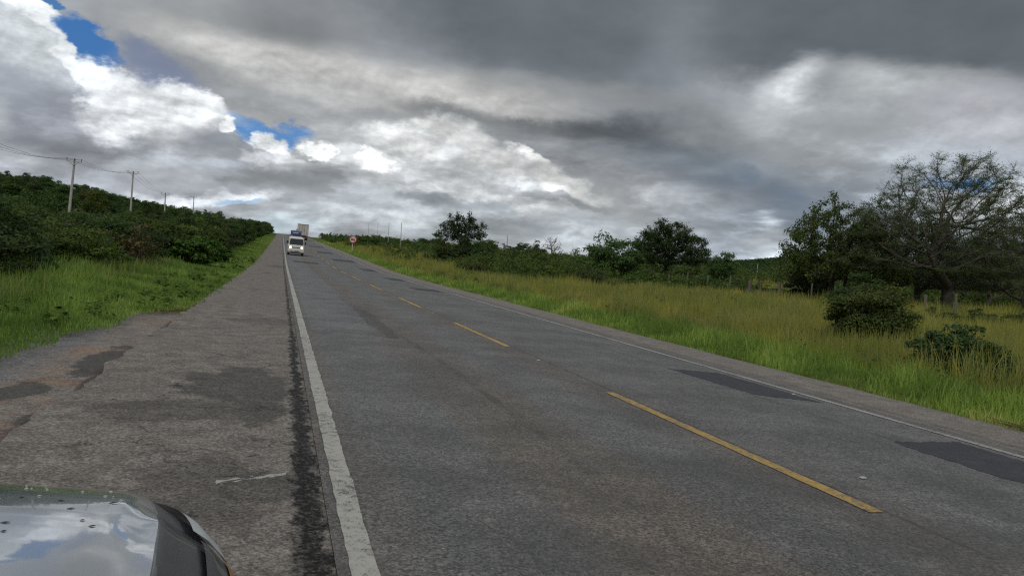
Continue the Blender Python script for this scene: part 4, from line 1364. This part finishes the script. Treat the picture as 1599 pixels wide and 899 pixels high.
def utility_pole(px, dep, top, label, group, lean=0.0, arm=1.55, r=0.14):
    x, y = at(px, dep)
    z = float(land_z(x, y)) - 0.3
    H = top - z
    e = empty('utility_pole', (x, y, z), label, 'utility pole', group)
    e.rotation_euler = (0, lean, -0.12)
    MB().box((0, 0, H / 2), (r * 2, r * 1.7, H), taper=0.55).build('shaft', M_CONC, e, bevel=0.012)
    if arm:
        MB().box((0, -r * 0.75, H - 0.28), (arm, 0.08, 0.07)).build('crossarm', M_CONC, e, bevel=0.008)
        for k in (-0.46, 0.02, 0.46):
            MB().tube([(k * arm, -r * 0.75, H - 0.22), (k * arm, -r * 0.75, H - 0.12), (k * arm, -r * 0.75, H - 0.11), (k * arm, -r * 0.75, H + 0.06)], [0.02, 0.02, 0.06, 0.035], 8).build('insulator', M_PORC, e, smooth=True)
        MB().tube([(-0.5 * arm * 0.6, -r * 0.75 - 0.03, H - 0.30), (0, -r * 0.6, H - 0.75)], 0.018, 5).build('brace', M_IRON, e)
        MB().tube([(0.5 * arm * 0.6, -r * 0.75 - 0.03, H - 0.30), (0, -r * 0.6, H - 0.75)], 0.018, 5).build('brace', M_IRON, e)
    bpy.context.view_layer.update()
    return [e.matrix_world @ Vector((k * arm, -r * 0.75, H + 0.05)) for k in (-0.46, 0.02, 0.46)] if arm else [e.matrix_world @ Vector((0, 0, H - 0.1))]


tops = []
GP = 'utility poles above the left thicket'
for px, dep, top, ln, lab in ((102, 79, 9.3, 0.065, 'nearest and tallest-looking concrete utility pole with crossarm rising from the left thicket'),
                              (198.5, 112, 11.2, 0.03, 'second concrete utility pole with crossarm from the left edge'),
                              (252.5, 143, 10.1, 0.0, 'third utility pole, only its top and crossarm show over the left thicket'),
                              (297.0, 190, 12.6, 0.0, 'farthest and smallest utility pole over the left thicket')):
    tops.append(utility_pole(px, dep, top, lab, GP, ln))
x, y = at(-75, 55)
tops.insert(0, [Vector((x + k, y, 8.6)) for k in (-0.87, 0.04, 0.87)])


def wire(name, a, b, sag, label, group):
    pts = [a.lerp(b, t) - Vector((0, 0, sag * 4 * t * (1 - t))) for t in np.linspace(0, 1, 13)]
    o = MB().tube(pts, 0.011, 5).build(name, M_WIRE)
    tag(o, label, 'wire', group)


for i, lab in enumerate(('wire running off the left edge of the photo from the nearest utility pole',
                         'wire sagging between the nearest and second utility poles',
                         'wire sagging between the second and third utility poles',
                         'wire sagging between the third and farthest utility poles')):
    for k in range(3):
        wire('power_line', tops[i][k], tops[i + 1][k], 0.7, lab, 'power lines on the left')

GP = 'thin poles on the right-hand field skyline'
for px, dep, top, lab in ((622, 172, 8.2, 'pale thin pole on the right field, tallest one left of the open-crowned tree'),
                          (602.5, 232, 10.4, 'thin pole on the right skyline, second from the pale tall one'),
                          (585.5, 300, 12.6, 'thin pole on the right skyline, third from the pale tall one'),
                          (571, 325, 13.0, 'smallest thin pole on the right skyline near the road crest'),
                          (788, 150, 6.0, 'thin pole standing alone in scrub between open-crowned tree and round dark bush'),
                          (1180, 190, 3.6, 'tiny pale pole far off below the wooded ridge')):
    utility_pole(px, dep, top, lab, GP, 0.0, arm=0, r=0.105)

# barbed wire fence along the field
fx = [(37.5 + 0.5 * math.sin(k * 1.7), 33 + 2.55 * k) for k in range(19)]
fe = empty('wire_fence', (fx[0][0], fx[0][1], 0.0), 'old barbed wire fence with crooked grey wooden posts in the straw grass', 'fence')
o0 = Vector((fx[0][0], fx[0][1], 0.0))
ptop = []
for k, (x, y) in enumerate(fx):
    z = float(land_z(x, y))
    h = 1.35 + 0.45 * rng.uniform() * (1 if k % 3 == 0 else 0.4)
    lx, ly = rng.normal(0, 0.07, 2)
    r = 0.065 + 0.05 * rng.uniform() + (0.06 if k in (6, 8) else 0)
    b = Vector((x, y, z - 0.3)) - o0
    MB().tube([b, b + Vector((lx * 0.5, ly * 0.5, h * 0.6)), b + Vector((lx, ly, h + 0.3))], [r, r * 0.93, r * 0.8], 7).build('post', M_WOOD, fe, smooth=True)
    ptop.append((b, Vector((lx, ly, h + 0.3))))
for s in (0.42, 0.60, 0.78, 0.94):
    MB().tube([b + v * s for b, v in ptop], 0.006, 4).build('wire', M_WIRE, fe)
# branches dumped against the fence
ht = Vector((37.0, 50.3, float(land_z(37.0, 50.3))))
A, B = [], []
g = np.random.default_rng(9)
for i in range(90):
    c = np.array([g.normal(0, 0.6), g.normal(0, 1.6), 0.15 + abs(g.normal(0, 0.22))])
    d = unit(g.normal(size=3) * [1, 1, 0.45]) * g.uniform(0.3, 0.9)
    A.append(c - d)
    B.append(c + d)
hp = obj('brushwood', limbs_mesh('brushwood', A, B, np.full(90, 0.022), np.full(90, 0.008), B_PALE, 4), label='heap of pale dead branches piled between two fence posts', category='branch heap') if False else None
hp = obj('brushwood', limbs_mesh('brushwood', A, B, np.full(90, 0.022), np.full(90, 0.008), B_PALE, 4))
hp.location = ht
tag(hp, 'heap of pale dead branches piled between two fence posts', 'branch heap', kind='stuff')

# no-overtaking sign
sx, sy = 10.55, 117.0
sz = float(land_z(sx, sy))
sg = empty('road_sign', (sx, sy, sz), 'round red and white no-overtaking sign on a white post by the right verge', 'road sign')
sg.rotation_euler = (0, math.radians(2.0), math.radians(-4))
MB().box((0, 0, 0.85), (0.10, 0.08, 2.3)).build('post', M_POSTW, sg, bevel=0.008)
cz = 1.98
MB().disc((0, -0.055, cz), (0, -1, 0), 0.60, 40, thick=0.012).build('sign_rim', M_SIGNR, sg)
MB().disc((0, -0.064, cz), (0, -1, 0), 0.46, 40, thick=0.010).build('sign_face', M_SIGNW, sg)


def pict_car(cx, mat):
    m = MB()
    m.box((cx, -0.0725, cz - 0.07), (0.27, 0.006, 0.13))
    m.box((cx, -0.0725, cz + 0.045), (0.20, 0.006, 0.10), taper=0.75)
    for s in (-1, 1):
        m.box((cx + s * 0.095, -0.0725, cz - 0.16), (0.06, 0.006, 0.05))
    m.build('car_symbol', mat, sg)


pict_car(-0.17, M_SIGNK)
pict_car(0.17, M_SIGNR)
rot = Matrix.Rotation(math.radians(45), 3, 'Y')
MB().box((0, -0.078, cz), (0.92, 0.005, 0.07), rot).build('slash', M_SIGNR, sg)

# reflective road studs
M_STUD = simple_mat('white_stud', (0.42, 0.42, 0.40), 0.5)
for (x, y, lab) in ((3.99, 11.0, 'white road stud on the centre line between the two nearest yellow dashes far end'),
                    (4.62, 4.8, 'white road stud lying off the centre line beside the nearest yellow dash'),
                    (0.42, 16.7, 'white road stud on the near white edge line'),
                    (7.2, 8.9, 'white road stud on the far edge line beside the dark asphalt patch'),
                    (3.99, 19.6, 'small white road stud farther along the centre line')):
    o = MB().box((0, 0, 0.008), (0.055, 0.045, 0.010), taper=0.6).build('road_stud', M_STUD, bevel=0.004)
    o.location = (x, y, float(road_z(y)) - CROSS * x + 0.004)
    tag(o, lab, 'road stud', 'road studs')


# ------------------------------------------------------------------ vehicles on the road
M_VAN = simple_mat('off_white_paint', (0.62, 0.61, 0.57), 0.35, coat=0.4, grime=0.22, scale=3.0)
M_BLUE = simple_mat('blue_paint', (0.008, 0.032, 0.17), 0.35, coat=0.4, grime=0.2, scale=3.0)
M_GLASS = simple_mat('dark_glass', (0.018, 0.022, 0.026), 0.08, spec=0.7, grime=0.3)
M_BLACK = simple_mat('black_plastic', (0.018, 0.018, 0.019), 0.6)
M_RUBBER = simple_mat('tyre_rubber', (0.022, 0.021, 0.021), 0.85, grime=0.4)
M_RIM = simple_mat('steel_rim', (0.28, 0.28, 0.28), 0.45, metal=0.7)
M_LAMP = simple_mat('lit_headlamp', (0.9, 0.85, 0.7), 0.2, emit=(1.0, 0.88, 0.62), estr=1.8)
M_AMBER = simple_mat('amber_lens', (0.45, 0.17, 0.02), 0.25)
M_TAIL = simple_mat('red_lens', (0.30, 0.015, 0.012), 0.25)
M_PLATE = simple_mat('grey_plate', (0.35, 0.35, 0.35), 0.5)
M_BOX = simple_mat('grey_beige_panel', (0.60, 0.57, 0.51), 0.6, grime=0.5, scale=1.3)
M_CHROME = simple_mat('chrome', (0.5, 0.5, 0.5), 0.2, metal=1.0)


def loft_body(secs, m, mi=0):
    """secs: list of (y, [(x,z)...]) rings from front to back, closed"""
    n = len(secs[0][1])
    v = [(x, y, z) for y, ring in secs for x, z in ring]
    f = []
    for i in range(len(secs) - 1):
        for k in range(n):
            f.append((i * n + k, i * n + (k + 1) % n, (i + 1) * n + (k + 1) % n, (i + 1) * n + k))
    f.append(tuple(range(n)))
    f.append(tuple((len(secs) - 1) * n + k for k in range(n - 1, -1, -1)))
    return m.add(v, f, mi)


def rrect(w, z0, z1, top_w, r=0.12):
    """ring of a rounded van cross-section, narrower at the roof"""
    h = z1 - z0
    pts = []
    for s in (1, -1):
        side = [(w / 2 - 0.03, z0), (w / 2, z0 + 0.15 * h), (w / 2, z0 + 0.45 * h), (top_w / 2 + r * 0.1, z1 - r), (top_w / 2 - r * 0.35, z1 - r * 0.3), (top_w / 2 - r, z1)]
        pts += [(s * x, z) for x, z in (side if s > 0 else side[::-1])]
    return pts


def wheel(parent, x, y, r, w):
    t = MB().tube([(x - w / 2, y, r), (x - w / 2 + 0.02, y, r), (x + w / 2 - 0.02, y, r), (x + w / 2, y, r)], [r * 0.93, r, r, r * 0.93], 20).build('wheel', M_RUBBER, parent, smooth=True)
    s = 1 if x > 0 else -1
    MB().tube([(x + s * (w / 2 - 0.03), y, r), (x + s * (w / 2 + 0.004), y, r)], [r * 0.62, r * 0.58], 16).build('rim', M_RIM, t, smooth=True)


def ground_tilt(x, y, rz):
    e = 1.5
    sl = float(road_z(y + e) - road_z(y - e)) / (2 * e)
    R = Matrix.Rotation(math.atan(sl), 4, 'X') @ Matrix.Rotation(math.atan(CROSS), 4, 'Y') @ Matrix.Rotation(rz, 4, 'Z')
    return Matrix.Translation((x, y, float(road_z(y)) - CROSS * x + 0.004)) @ R


def microvan(x, y):
    e = empty('minivan', (0, 0, 0), 'small off-white van driving towards the camera with headlights on', 'van')
    W = 1.60
    m = MB()
    loft_body([(-1.82, rrect(W * 0.93, 0.30, 0.62, W * 0.93, 0.06)), (-1.78, rrect(W * 0.97, 0.27, 0.98, W * 0.95, 0.08)), (-1.66, rrect(W, 0.25, 1.08, W * 0.97, 0.1)),
               (-1.34, rrect(W, 0.25, 1.66, W * 0.86, 0.12)), (-1.12, rrect(W, 0.25, 1.84, W * 0.86, 0.14)), (-0.6, rrect(W, 0.25, 1.90, W * 0.87, 0.15)),
               (1.5, rrect(W, 0.25, 1.90, W * 0.87, 0.15)), (1.74, rrect(W * 0.99, 0.28, 1.80, W * 0.84, 0.15)), (1.80, rrect(W * 0.97, 0.34, 1.1, W * 0.9, 0.1))], m)
    m.build('body', M_VAN, e, smooth=True)
    # windscreen follows the slope of the front
    g_ = MB()
    zs, ys = (1.10, 1.40, 1.69), (-1.672, -1.513, -1.345)
    hw = (0.69, 0.665, 0.615)
    pv = [(s * hw[k], ys[k] - 0.012, zs[k]) for k in range(3) for s in (-1, -0.5, 0, 0.5, 1)]
    g_.add(pv, [(k * 5 + j, k * 5 + j + 1, (k + 1) * 5 + j + 1, (k + 1) * 5 + j) for k in range(2) for j in range(4)])
    g_.build('windscreen', M_GLASS, e)
    for k in (-0.28, 0.28):
        MB().tube([(k - 0.2, -1.695, 1.10), (k + 0.22, -1.66, 1.19)], 0.01, 5).build('wiper', M_BLACK, e)
    for s in (-1, 1):
        MB().box((s * 0.742, -0.75, 1.42), (0.012, 0.85, 0.44), Matrix.Rotation(s * -0.155, 3, 'Y')).build('side_window', M_GLASS, e)
        MB().box((s * 0.742, 0.45, 1.42), (0.012, 1.2, 0.44), Matrix.Rotation(s * -0.155, 3, 'Y')).build('side_window', M_GLASS, e)
        h_ = MB().tube([(s * 0.56, -1.79, 0.80), (s * 0.56, -1.822, 0.80)], [0.13, 0.115], 16).build('headlight', M_LAMP, e, smooth=True)
        MB().tube([(s * 0.56, -1.80, 0.80), (s * 0.56, -1.826, 0.80)], [0.135, 0.13], 16, caps=False).build('bezel', M_CHROME, h_)
        MB().box((s * 0.725, -1.73, 0.79), (0.10, 0.14, 0.17)).build('indicator', M_AMBER, e, bevel=0.015)
        MB().box((s * 0.55, -1.862, 0.50), (0.26, 0.02, 0.06)).build('turn_lamp', M_AMBER, e, bevel=0.008)
        mr = MB().box((s * 0.90, -1.32, 1.30), (0.15, 0.07, 0.26)).build('mirror', M_BLACK, e, bevel=0.02)
        MB().tube([(s * 0.79, -1.30, 1.18), (s * 0.88, -1.32, 1.22)], 0.016, 6).build('mirror_arm', M_BLACK, mr)
        for yy in (-1.25, 1.15):
            wheel(e, s * 0.70, yy, 0.28, 0.18)
    MB().box((0, -1.80, 0.79), (0.82, 0.035, 0.07)).build('grille', M_BLACK, e, bevel=0.01)
    MB().box((0, -1.83, 0.48), (1.56, 0.09, 0.22)).build('bumper', M_VAN, e, bevel=0.03)
    MB().box((0.05, -1.885, 0.49), (0.40, 0.012, 0.13)).build('number_plate', M_PLATE, e, bevel=0.004)
    MB().box((-0.1, -1.878, 0.40), (0.9, 0.012, 0.05)).build('air_intake', M_BLACK, e)
    MB().box((0, -1.72, 0.25), (1.3, 0.2, 0.10)).build('skirt', M_BLACK, e)
    e.matrix_world = ground_tilt(x, y, math.radians(0.5))
    return e


microvan(1.42, 80.0)


def blue_truck(x, y):
    e = empty('box_truck', (0, 0, 0), 'blue truck with a white strip over its cab following behind the small van', 'truck')
    W = 1.72
    m = MB()
    loft_body([(-2.35, rrect(W * 0.95, 0.40, 1.0, W * 0.95, 0.05)), (-2.30, rrect(W, 0.35, 1.15, W * 0.98, 0.06)), (-2.02, rrect(W, 0.35, 1.78, W * 0.90, 0.1)), (-1.85, rrect(W, 0.35, 1.86, W * 0.90, 0.1)), (-0.75, rrect(W, 0.35, 1.86, W * 0.90, 0.1))], m)
    m.build('cab', M_BLUE, e, smooth=True)
    MB().add([(-0.72, -2.305, 1.17), (0.72, -2.305, 1.17), (0.68, -2.06, 1.70), (-0.68, -2.06, 1.70)], [(0, 1, 2, 3)]).build('windscreen', M_GLASS, e)
    m = MB()
    loft_body([(-1.95, rrect(W * 0.86, 1.84, 2.02, W * 0.80, 0.06)), (-1.62, rrect(W * 0.90, 1.84, 2.30, W * 0.80, 0.14)), (-0.72, rrect(W * 0.93, 1.84, 2.42, W * 0.84, 0.16))], m)
    m.build('wind_deflector', M_BLUE, e, smooth=True)
    MB().box((-0.12, -1.985, 1.985), (0.90, 0.03, 0.17)).build('white_strip', M_SIGNW, e)
    MB().box((0, 0.95, 1.46), (W * 1.0, 3.2, 1.86)).build('cargo_box', M_BLUE, e, bevel=0.03)
    MB().box((0, 0.6, 0.45), (0.9, 4.6, 0.16)).build('chassis', M_BLACK, e)
    MB().box((0, -2.38, 0.48), (W, 0.10, 0.22)).build('bumper', M_BLACK, e, bevel=0.02)
    MB().box((0, -2.37, 0.92), (0.9, 0.03, 0.12)).build('grille', M_BLACK, e)
    for s in (-1, 1):
        MB().tube([(s * 0.64, -2.33, 0.72), (s * 0.64, -2.375, 0.72)], [0.11, 0.10], 14).build('headlight', M_CHROME, e, smooth=True)
        MB().box((s * 0.98, -2.0, 1.45), (0.16, 0.08, 0.30)).build('mirror', M_BLACK, e, bevel=0.02)
        for yy in (-1.55, 1.5):
            wheel(e, s * 0.72, yy, 0.34, 0.22)
    e.matrix_world = ground_tilt(x, y, math.radians(0.5))


blue_truck(2.36, 136.0)


def cargo_truck(x, y):
    e = empty('cargo_truck', (0, 0, 0), 'tall truck with grey-beige cargo box seen from behind near the road crest', 'truck')
    W, H0, H1 = 2.6, 1.15, 4.0
    MB().box((0, 0, (H0 + H1) / 2), (W, 8.6, H1 - H0)).build('cargo_box', M_BOX, e, bevel=0.02)
    MB().box((0, 0, H1 + 0.03), (W + 0.05, 8.66, 0.14)).build('roof_rim', M_IRON, e)
    for s in (-1, 1):
        d = MB()
        d.box((s * (W / 4 - 0.01), -4.315, (H0 + H1) / 2 - 0.02), (W / 2 - 0.06, 0.03, H1 - H0 - 0.16))
        dd = d.build('rear_door', M_BOX, e)
        for k in range(4):
            MB().box((s * (0.16 + k * 0.31), -4.34, (H0 + H1) / 2), (0.10, 0.03, H1 - H0 - 0.22)).build('panel_rib', M_BOX, dd, bevel=0.008)
        for k in (0.30, 0.92):
            MB().tube([(s * k, -4.37, H0 + 0.1), (s * k, -4.37, H1 - 0.12)], 0.02, 6).build('lock_rod', M_RIM, dd)
        tl = MB().box((s * 0.95, -4.36, 0.92), (0.42, 0.05, 0.14)).build('tail_light', M_TAIL, e, bevel=0.01)
        MB().box((s * 0.98, -3.55, 0.62), (0.55, 0.02, 0.55)).build('mud_flap', M_BLACK, e)
        for yy in (-2.9, -1.65, 4.9):
            wheel(e, s * 0.98, yy, 0.5, 0.50 if yy < 4 else 0.3)
        MB().box((s * 1.42, 5.75, 2.45), (0.22, 0.10, 0.62)).build('mirror', M_BLACK, e, bevel=0.03)
        MB().tube([(s * 1.15, 5.7, 2.7), (s * 1.40, 5.75, 2.7)], 0.02, 6).build('mirror_arm', M_BLACK, e)
        for k in range(16):
            MB().box((s * (W / 2 + 0.018), -4.0 + k * 0.53, (H0 + H1) / 2), (0.035, 0.12, H1 - H0 - 0.2)).build('side_rib', M_BOX, e)
    MB().box((0, -4.30, 0.95), (W - 0.04, 0.10, 0.26)).build('tail_board', M_BLACK, e)
    MB().box((0, -4.28, 0.58), (2.3, 0.10, 0.14)).build('rear_guard', M_RIM, e, bevel=0.01)
    MB().box((0, 0.4, 0.92), (0.9, 9.4, 0.28)).build('chassis', M_BLACK, e)
    m = MB()
    loft_body([(4.55, rrect(2.4, 0.8, 3.0, 2.3, 0.1)), (6.2, rrect(2.4, 0.6, 3.0, 2.25, 0.15)), (6.5, rrect(2.38, 0.5, 1.9, 2.3, 0.1))], m)
    m.build('cab', M_VAN, e, smooth=True)
    e.matrix_world = ground_tilt(x, y, 0.0)


cargo_truck(5.25, 205.0)


# ------------------------------------------------------------------ the parked car in the corner
def car_paint():
    m, N, out = new_mat('dark_metallic_paint')
    P = N.n('ShaderNodeTexCoord').outputs['Object']
    n = N.noise(P, 9.0, 4.0, 0.6)
    dust = N.noise(P, 240.0, 2.0, 0.6)
    c = N.mix(N.math('MULTIPLY', N.ramp(n, 0.4, 0.75), 0.10), (0.33, 0.36, 0.39), (0.34, 0.33, 0.30))
    b = N.n('ShaderNodeBsdfPrincipled', ins={'Base Color': c, 'Metallic': 0.85, 'Roughness': N.ramp(dust, 0.4, 0.8, 0.21, 0.28), 'Coat Weight': 1.0, 'Coat Roughness': 0.03,
                                             'Normal': N.n('ShaderNodeBump', ins={'Strength': 0.03, 'Distance': 0.01, 'Height': n}).outputs[0]})
    N.t.links.new(b.outputs[0], out.inputs[0])
    return m


M_PAINT = car_paint()
M_PANEL = simple_mat('dark_blue_grey_paint', (0.030, 0.034, 0.040), 0.30, spec=0.4, coat=0.3, grime=0.3, scale=20)
M_LENS = simple_mat('silver_lamp_shell', (0.66, 0.69, 0.70), 0.3, metal=0.25, grime=0.2, scale=20)
M_SPECK = simple_mat('dark_speck', (0.02, 0.02, 0.022), 0.5)
M_SPECKW = simple_mat('pale_speck', (0.42, 0.42, 0.40), 0.5)

CX = -0.93
base = np.array([(-0.93, 1.668), (-0.78, 1.66), (-0.62, 1.638), (-0.49, 1.612), (-0.353, 1.572), (-0.29, 1.549), (-0.25, 1.527), (-0.222, 1.497), (-0.204, 1.455), (-0.190, 1.40),
                 (-0.180, 1.34), (-0.168, 1.27), (-0.153, 1.13), (-0.138, 0.98), (-0.122, 0.72), (-0.112, 0.45)])
tt = np.linspace(0, len(base) - 1, 140)


def smooth_line(P, t):
    i = np.clip(np.floor(t).astype(int), 0, len(P) - 2)
    u = (t - i)[:, None]
    p0, p1, p2, p3 = P[np.maximum(i - 1, 0)], P[i], P[i + 1], P[np.minimum(i + 2, len(P) - 1)]
    return 0.5 * (2 * p1 + (p2 - p0) * u + (2 * p0 - 5 * p1 + 4 * p2 - p3) * u ** 2 + (3 * p1 - p0 - 3 * p2 + p3) * u ** 3)


rim = smooth_line(base, tt)
tg = np.gradient(rim, axis=0)
nrm = unit(np.stack([-tg[:, 1], tg[:, 0]], -1))
nrm *= np.sign((nrm[:, :1] * 1 + nrm[:, 1:] * 1))          # outwards: right and forward


front = rim[:84]


def hood_z(x, y):
    """the bonnet falls gently towards its front rim, faster in the last hand's breadth"""
    x = np.asarray(x, float)
    xm = np.where(x < CX, 2 * CX - x, x)
    e = np.interp(xm, front[:, 0], front[:, 1]) - y
    return np.interp(e, [-0.3, -0.05, 0, 0.02, 0.05, 0.1, 0.15, 0.2, 0.25, 0.3, 0.35, 0.42, 0.5, 0.7, 1.3], [0.80, 0.926, 0.945, 0.9510, 0.9585, 0.9683, 0.9765, 0.984, 0.991, 0.997, 1.002, 1.0085, 1.0145, 1.026, 1.055])


rz_ = hood_z(rim[:, 0], rim[:, 1])
# outward offset and drop of each level below the crease of the bonnet
LEV = [(0.0, 0.0), (0.008, 0.006), (0.034, 0.030), (0.078, 0.066), (0.112, 0.110), (0.128, 0.20), (0.134, 0.34), (0.120, 0.55), (0.07, 0.68)]


def shell(l):
    """the flank at a fractional level"""
    i = int(min(math.floor(l), len(LEV) - 2))
    u = l - i
    o = LEV[i][0] * (1 - u) + LEV[i + 1][0] * u
    d = LEV[i][1] * (1 - u) + LEV[i + 1][1] * u
    p = rim + nrm * o
    return np.stack([p[:, 0], p[:, 1], rz_ - d], -1)


def mirror(P):
    Q = P.copy()
    Q[:, 0] = 2 * CX - Q[:, 0]
    return Q


def grid_obj(name, rows, mat, parent, **kw):
    rows = np.array(rows)
    a, b = rows.shape[:2]
    i = np.arange(a * b).reshape(a, b)
    f = np.stack([i[:-1, :-1], i[:-1, 1:], i[1:, 1:], i[1:, :-1]], -1).reshape(-1, 4)
    me = mesh_np(name, rows.reshape(-1, 3), f, 4, mat, smooth=True)
    bm = bmesh.new()
    bm.from_mesh(me)
    bmesh.ops.remove_doubles(bm, verts=bm.verts, dist=1e-5)
    bmesh.ops.recalc_face_normals(bm, faces=bm.faces)
    bm.to_mesh(me)
    bm.free()
    return obj(name, me, parent, **kw)


car = empty('parked_car', (0, 0, 0), 'dark car parked on the near shoulder, its shiny bonnet corner reflecting the clouds', 'car')
right0 = np.stack([rim[:, 0], rim[:, 1], rz_], -1)
left0 = mirror(right0)
rows = []
for k in range(len(rim)):
    t = np.linspace(0, 1, 61)[:, None]
    row = left0[k] * (1 - t) + right0[k] * t
    row[:, 2] = hood_z(row[:, 0], row[:, 1])
    rows.append(row)
grid_obj('bonnet', rows, M_PAINT, car)
fl = [shell(l) for l in np.concatenate([np.linspace(0, 3, 13), np.linspace(3.25, 8, 18)])]
lf = [mirror(r) for r in fl]
full = [np.concatenate([l[::-1], r[1:]]) for l, r in zip(lf, fl)]
full[0] = full[0] - [0, 0, 0.001]
grid_obj('front_panel', full, M_PANEL, car)


def patch(name, mat, l0, l1, s0, s1, lift, taper=False, n=10):
    rows = []
    for l in np.linspace(l0, l1, n):
        P = shell(l)
        nx = np.concatenate([nrm * 0.75, np.full((len(nrm), 1), 0.66)], -1) * lift
        u = (l - l0) / (l1 - l0)
        a, b = s0, s1
        if taper:
            a, b = s0 + (s1 - s0) * 0.10 * u, s1 - (s1 - s0) * 0.0 * u
        k = np.clip(np.linspace(a, b, 28), 0, 139)
        Q = P + nx
        rows.append(np.stack([np.interp(k, np.arange(140), Q[:, j]) for j in range(3)], -1))
    return grid_obj(name, rows, mat, car)


patch('headlight', M_LENS, 2.45, 4.2, 50, 84, 0.012)
patch('panel_gap', M_BLACK, 2.2, 3.9, 89, 90.2, 0.002)
patch('wing_trim', M_PANEL, 2.7, 4.0, 91, 128, 0.008)
patch('side_marker', M_AMBER, 3.7, 5.0, 88, 112, 0.010)
# rest of the car behind the camera's view
b = MB()
sec = [(-1.74, 0.30), (-1.82, 0.45), (-1.82, 0.80), (-1.70, 0.93), (-0.16, 0.93), (-0.04, 0.80), (-0.04, 0.45), (-0.12, 0.30)]
b.add([(x, 0.44, z) for x, z in sec] + [(x, -2.2, z) for x, z in sec] + [(x * 0.96 - 0.03, -2.5, z) for x, z in sec],
      [tuple(range(8))[::-1]] + [(i + j * 8, (i + 1) % 8 + j * 8, (i + 1) % 8 + 8 + j * 8, i + 8 + j * 8) for j in (0, 1) for i in range(8)] + [tuple(range(16, 24))])
b.build('body', M_PANEL, car, smooth=True)
c = MB()
lo = [(-1.68, 0.46), (-0.18, 0.46), (-0.18, -2.35), (-1.68, -2.35)]
up = [(-1.50, -0.35), (-0.36, -0.35), (-0.36, -1.95), (-1.50, -1.95)]
c.add([(x, y, 0.932) for x, y in lo] + [(x, y, 1.42) for x, y in up], [(0, 1, 5, 4), (1, 2, 6, 5), (2, 3, 7, 6), (3, 0, 4, 7)])
c.build('windows', M_GLASS, car)
MB().box((CX, -1.15, 1.437), (1.16, 1.64, 0.05)).build('roof', M_PANEL, car, bevel=0.02)
for s in (-1, 1):
    for yy in (0.95, -1.75):
        r, wd = 0.31, 0.20
        x = CX + s * 0.775
        t = MB().tube([(x - wd / 2, yy, r + 0.045), (x - wd / 2 + 0.02, yy, r + 0.045), (x + wd / 2 - 0.02, yy, r + 0.045), (x + wd / 2, yy, r + 0.045)], [r * 0.93, r, r, r * 0.93], 24).build('wheel', M_RUBBER, car, smooth=True)
        MB().tube([(x + s * (wd / 2 - 0.03), yy, r + 0.045), (x + s * (wd / 2 + 0.004), yy, r + 0.045)], [r * 0.65, r * 0.6], 16).build('rim', M_RIM, t, smooth=True)
# specks and drops on the bonnet
g = np.random.default_rng(3)


def specks(name, mat, n, y0, y1, rr):
    m = MB()
    for i in range(n):
        x, y = g.uniform(-0.66, -0.23), g.uniform(y0, y1)
        y = min(y, float(np.interp(x, rim[:84, 0], rim[:84, 1])) - 0.05)
        z = float(hood_z(x, y)) + 0.0008
        a, r, q = g.uniform(-0.5, 0.5), rr * g.uniform(0.5, 1.4), g.uniform(1.6, 3.5)
        k = np.linspace(0, 2 * np.pi, 9)[:-1]
        P = [(x + math.cos(a) * math.cos(h) * r * q - math.sin(a) * math.sin(h) * r, y + math.sin(a) * math.cos(h) * r * q + math.cos(a) * math.sin(h) * r, z) for h in k]
        m.add(P + [(x, y, z + 0.0015)], [(j, (j + 1) % 8, 8) for j in range(8)])
    return m.build(name, mat, car, kind='stuff')


specks('dirt_specks', M_SPECK, 26, 1.12, 1.42, 0.0022)
specks('water_drops', M_SPECKW, 26, 1.40, 1.56, 0.0012)
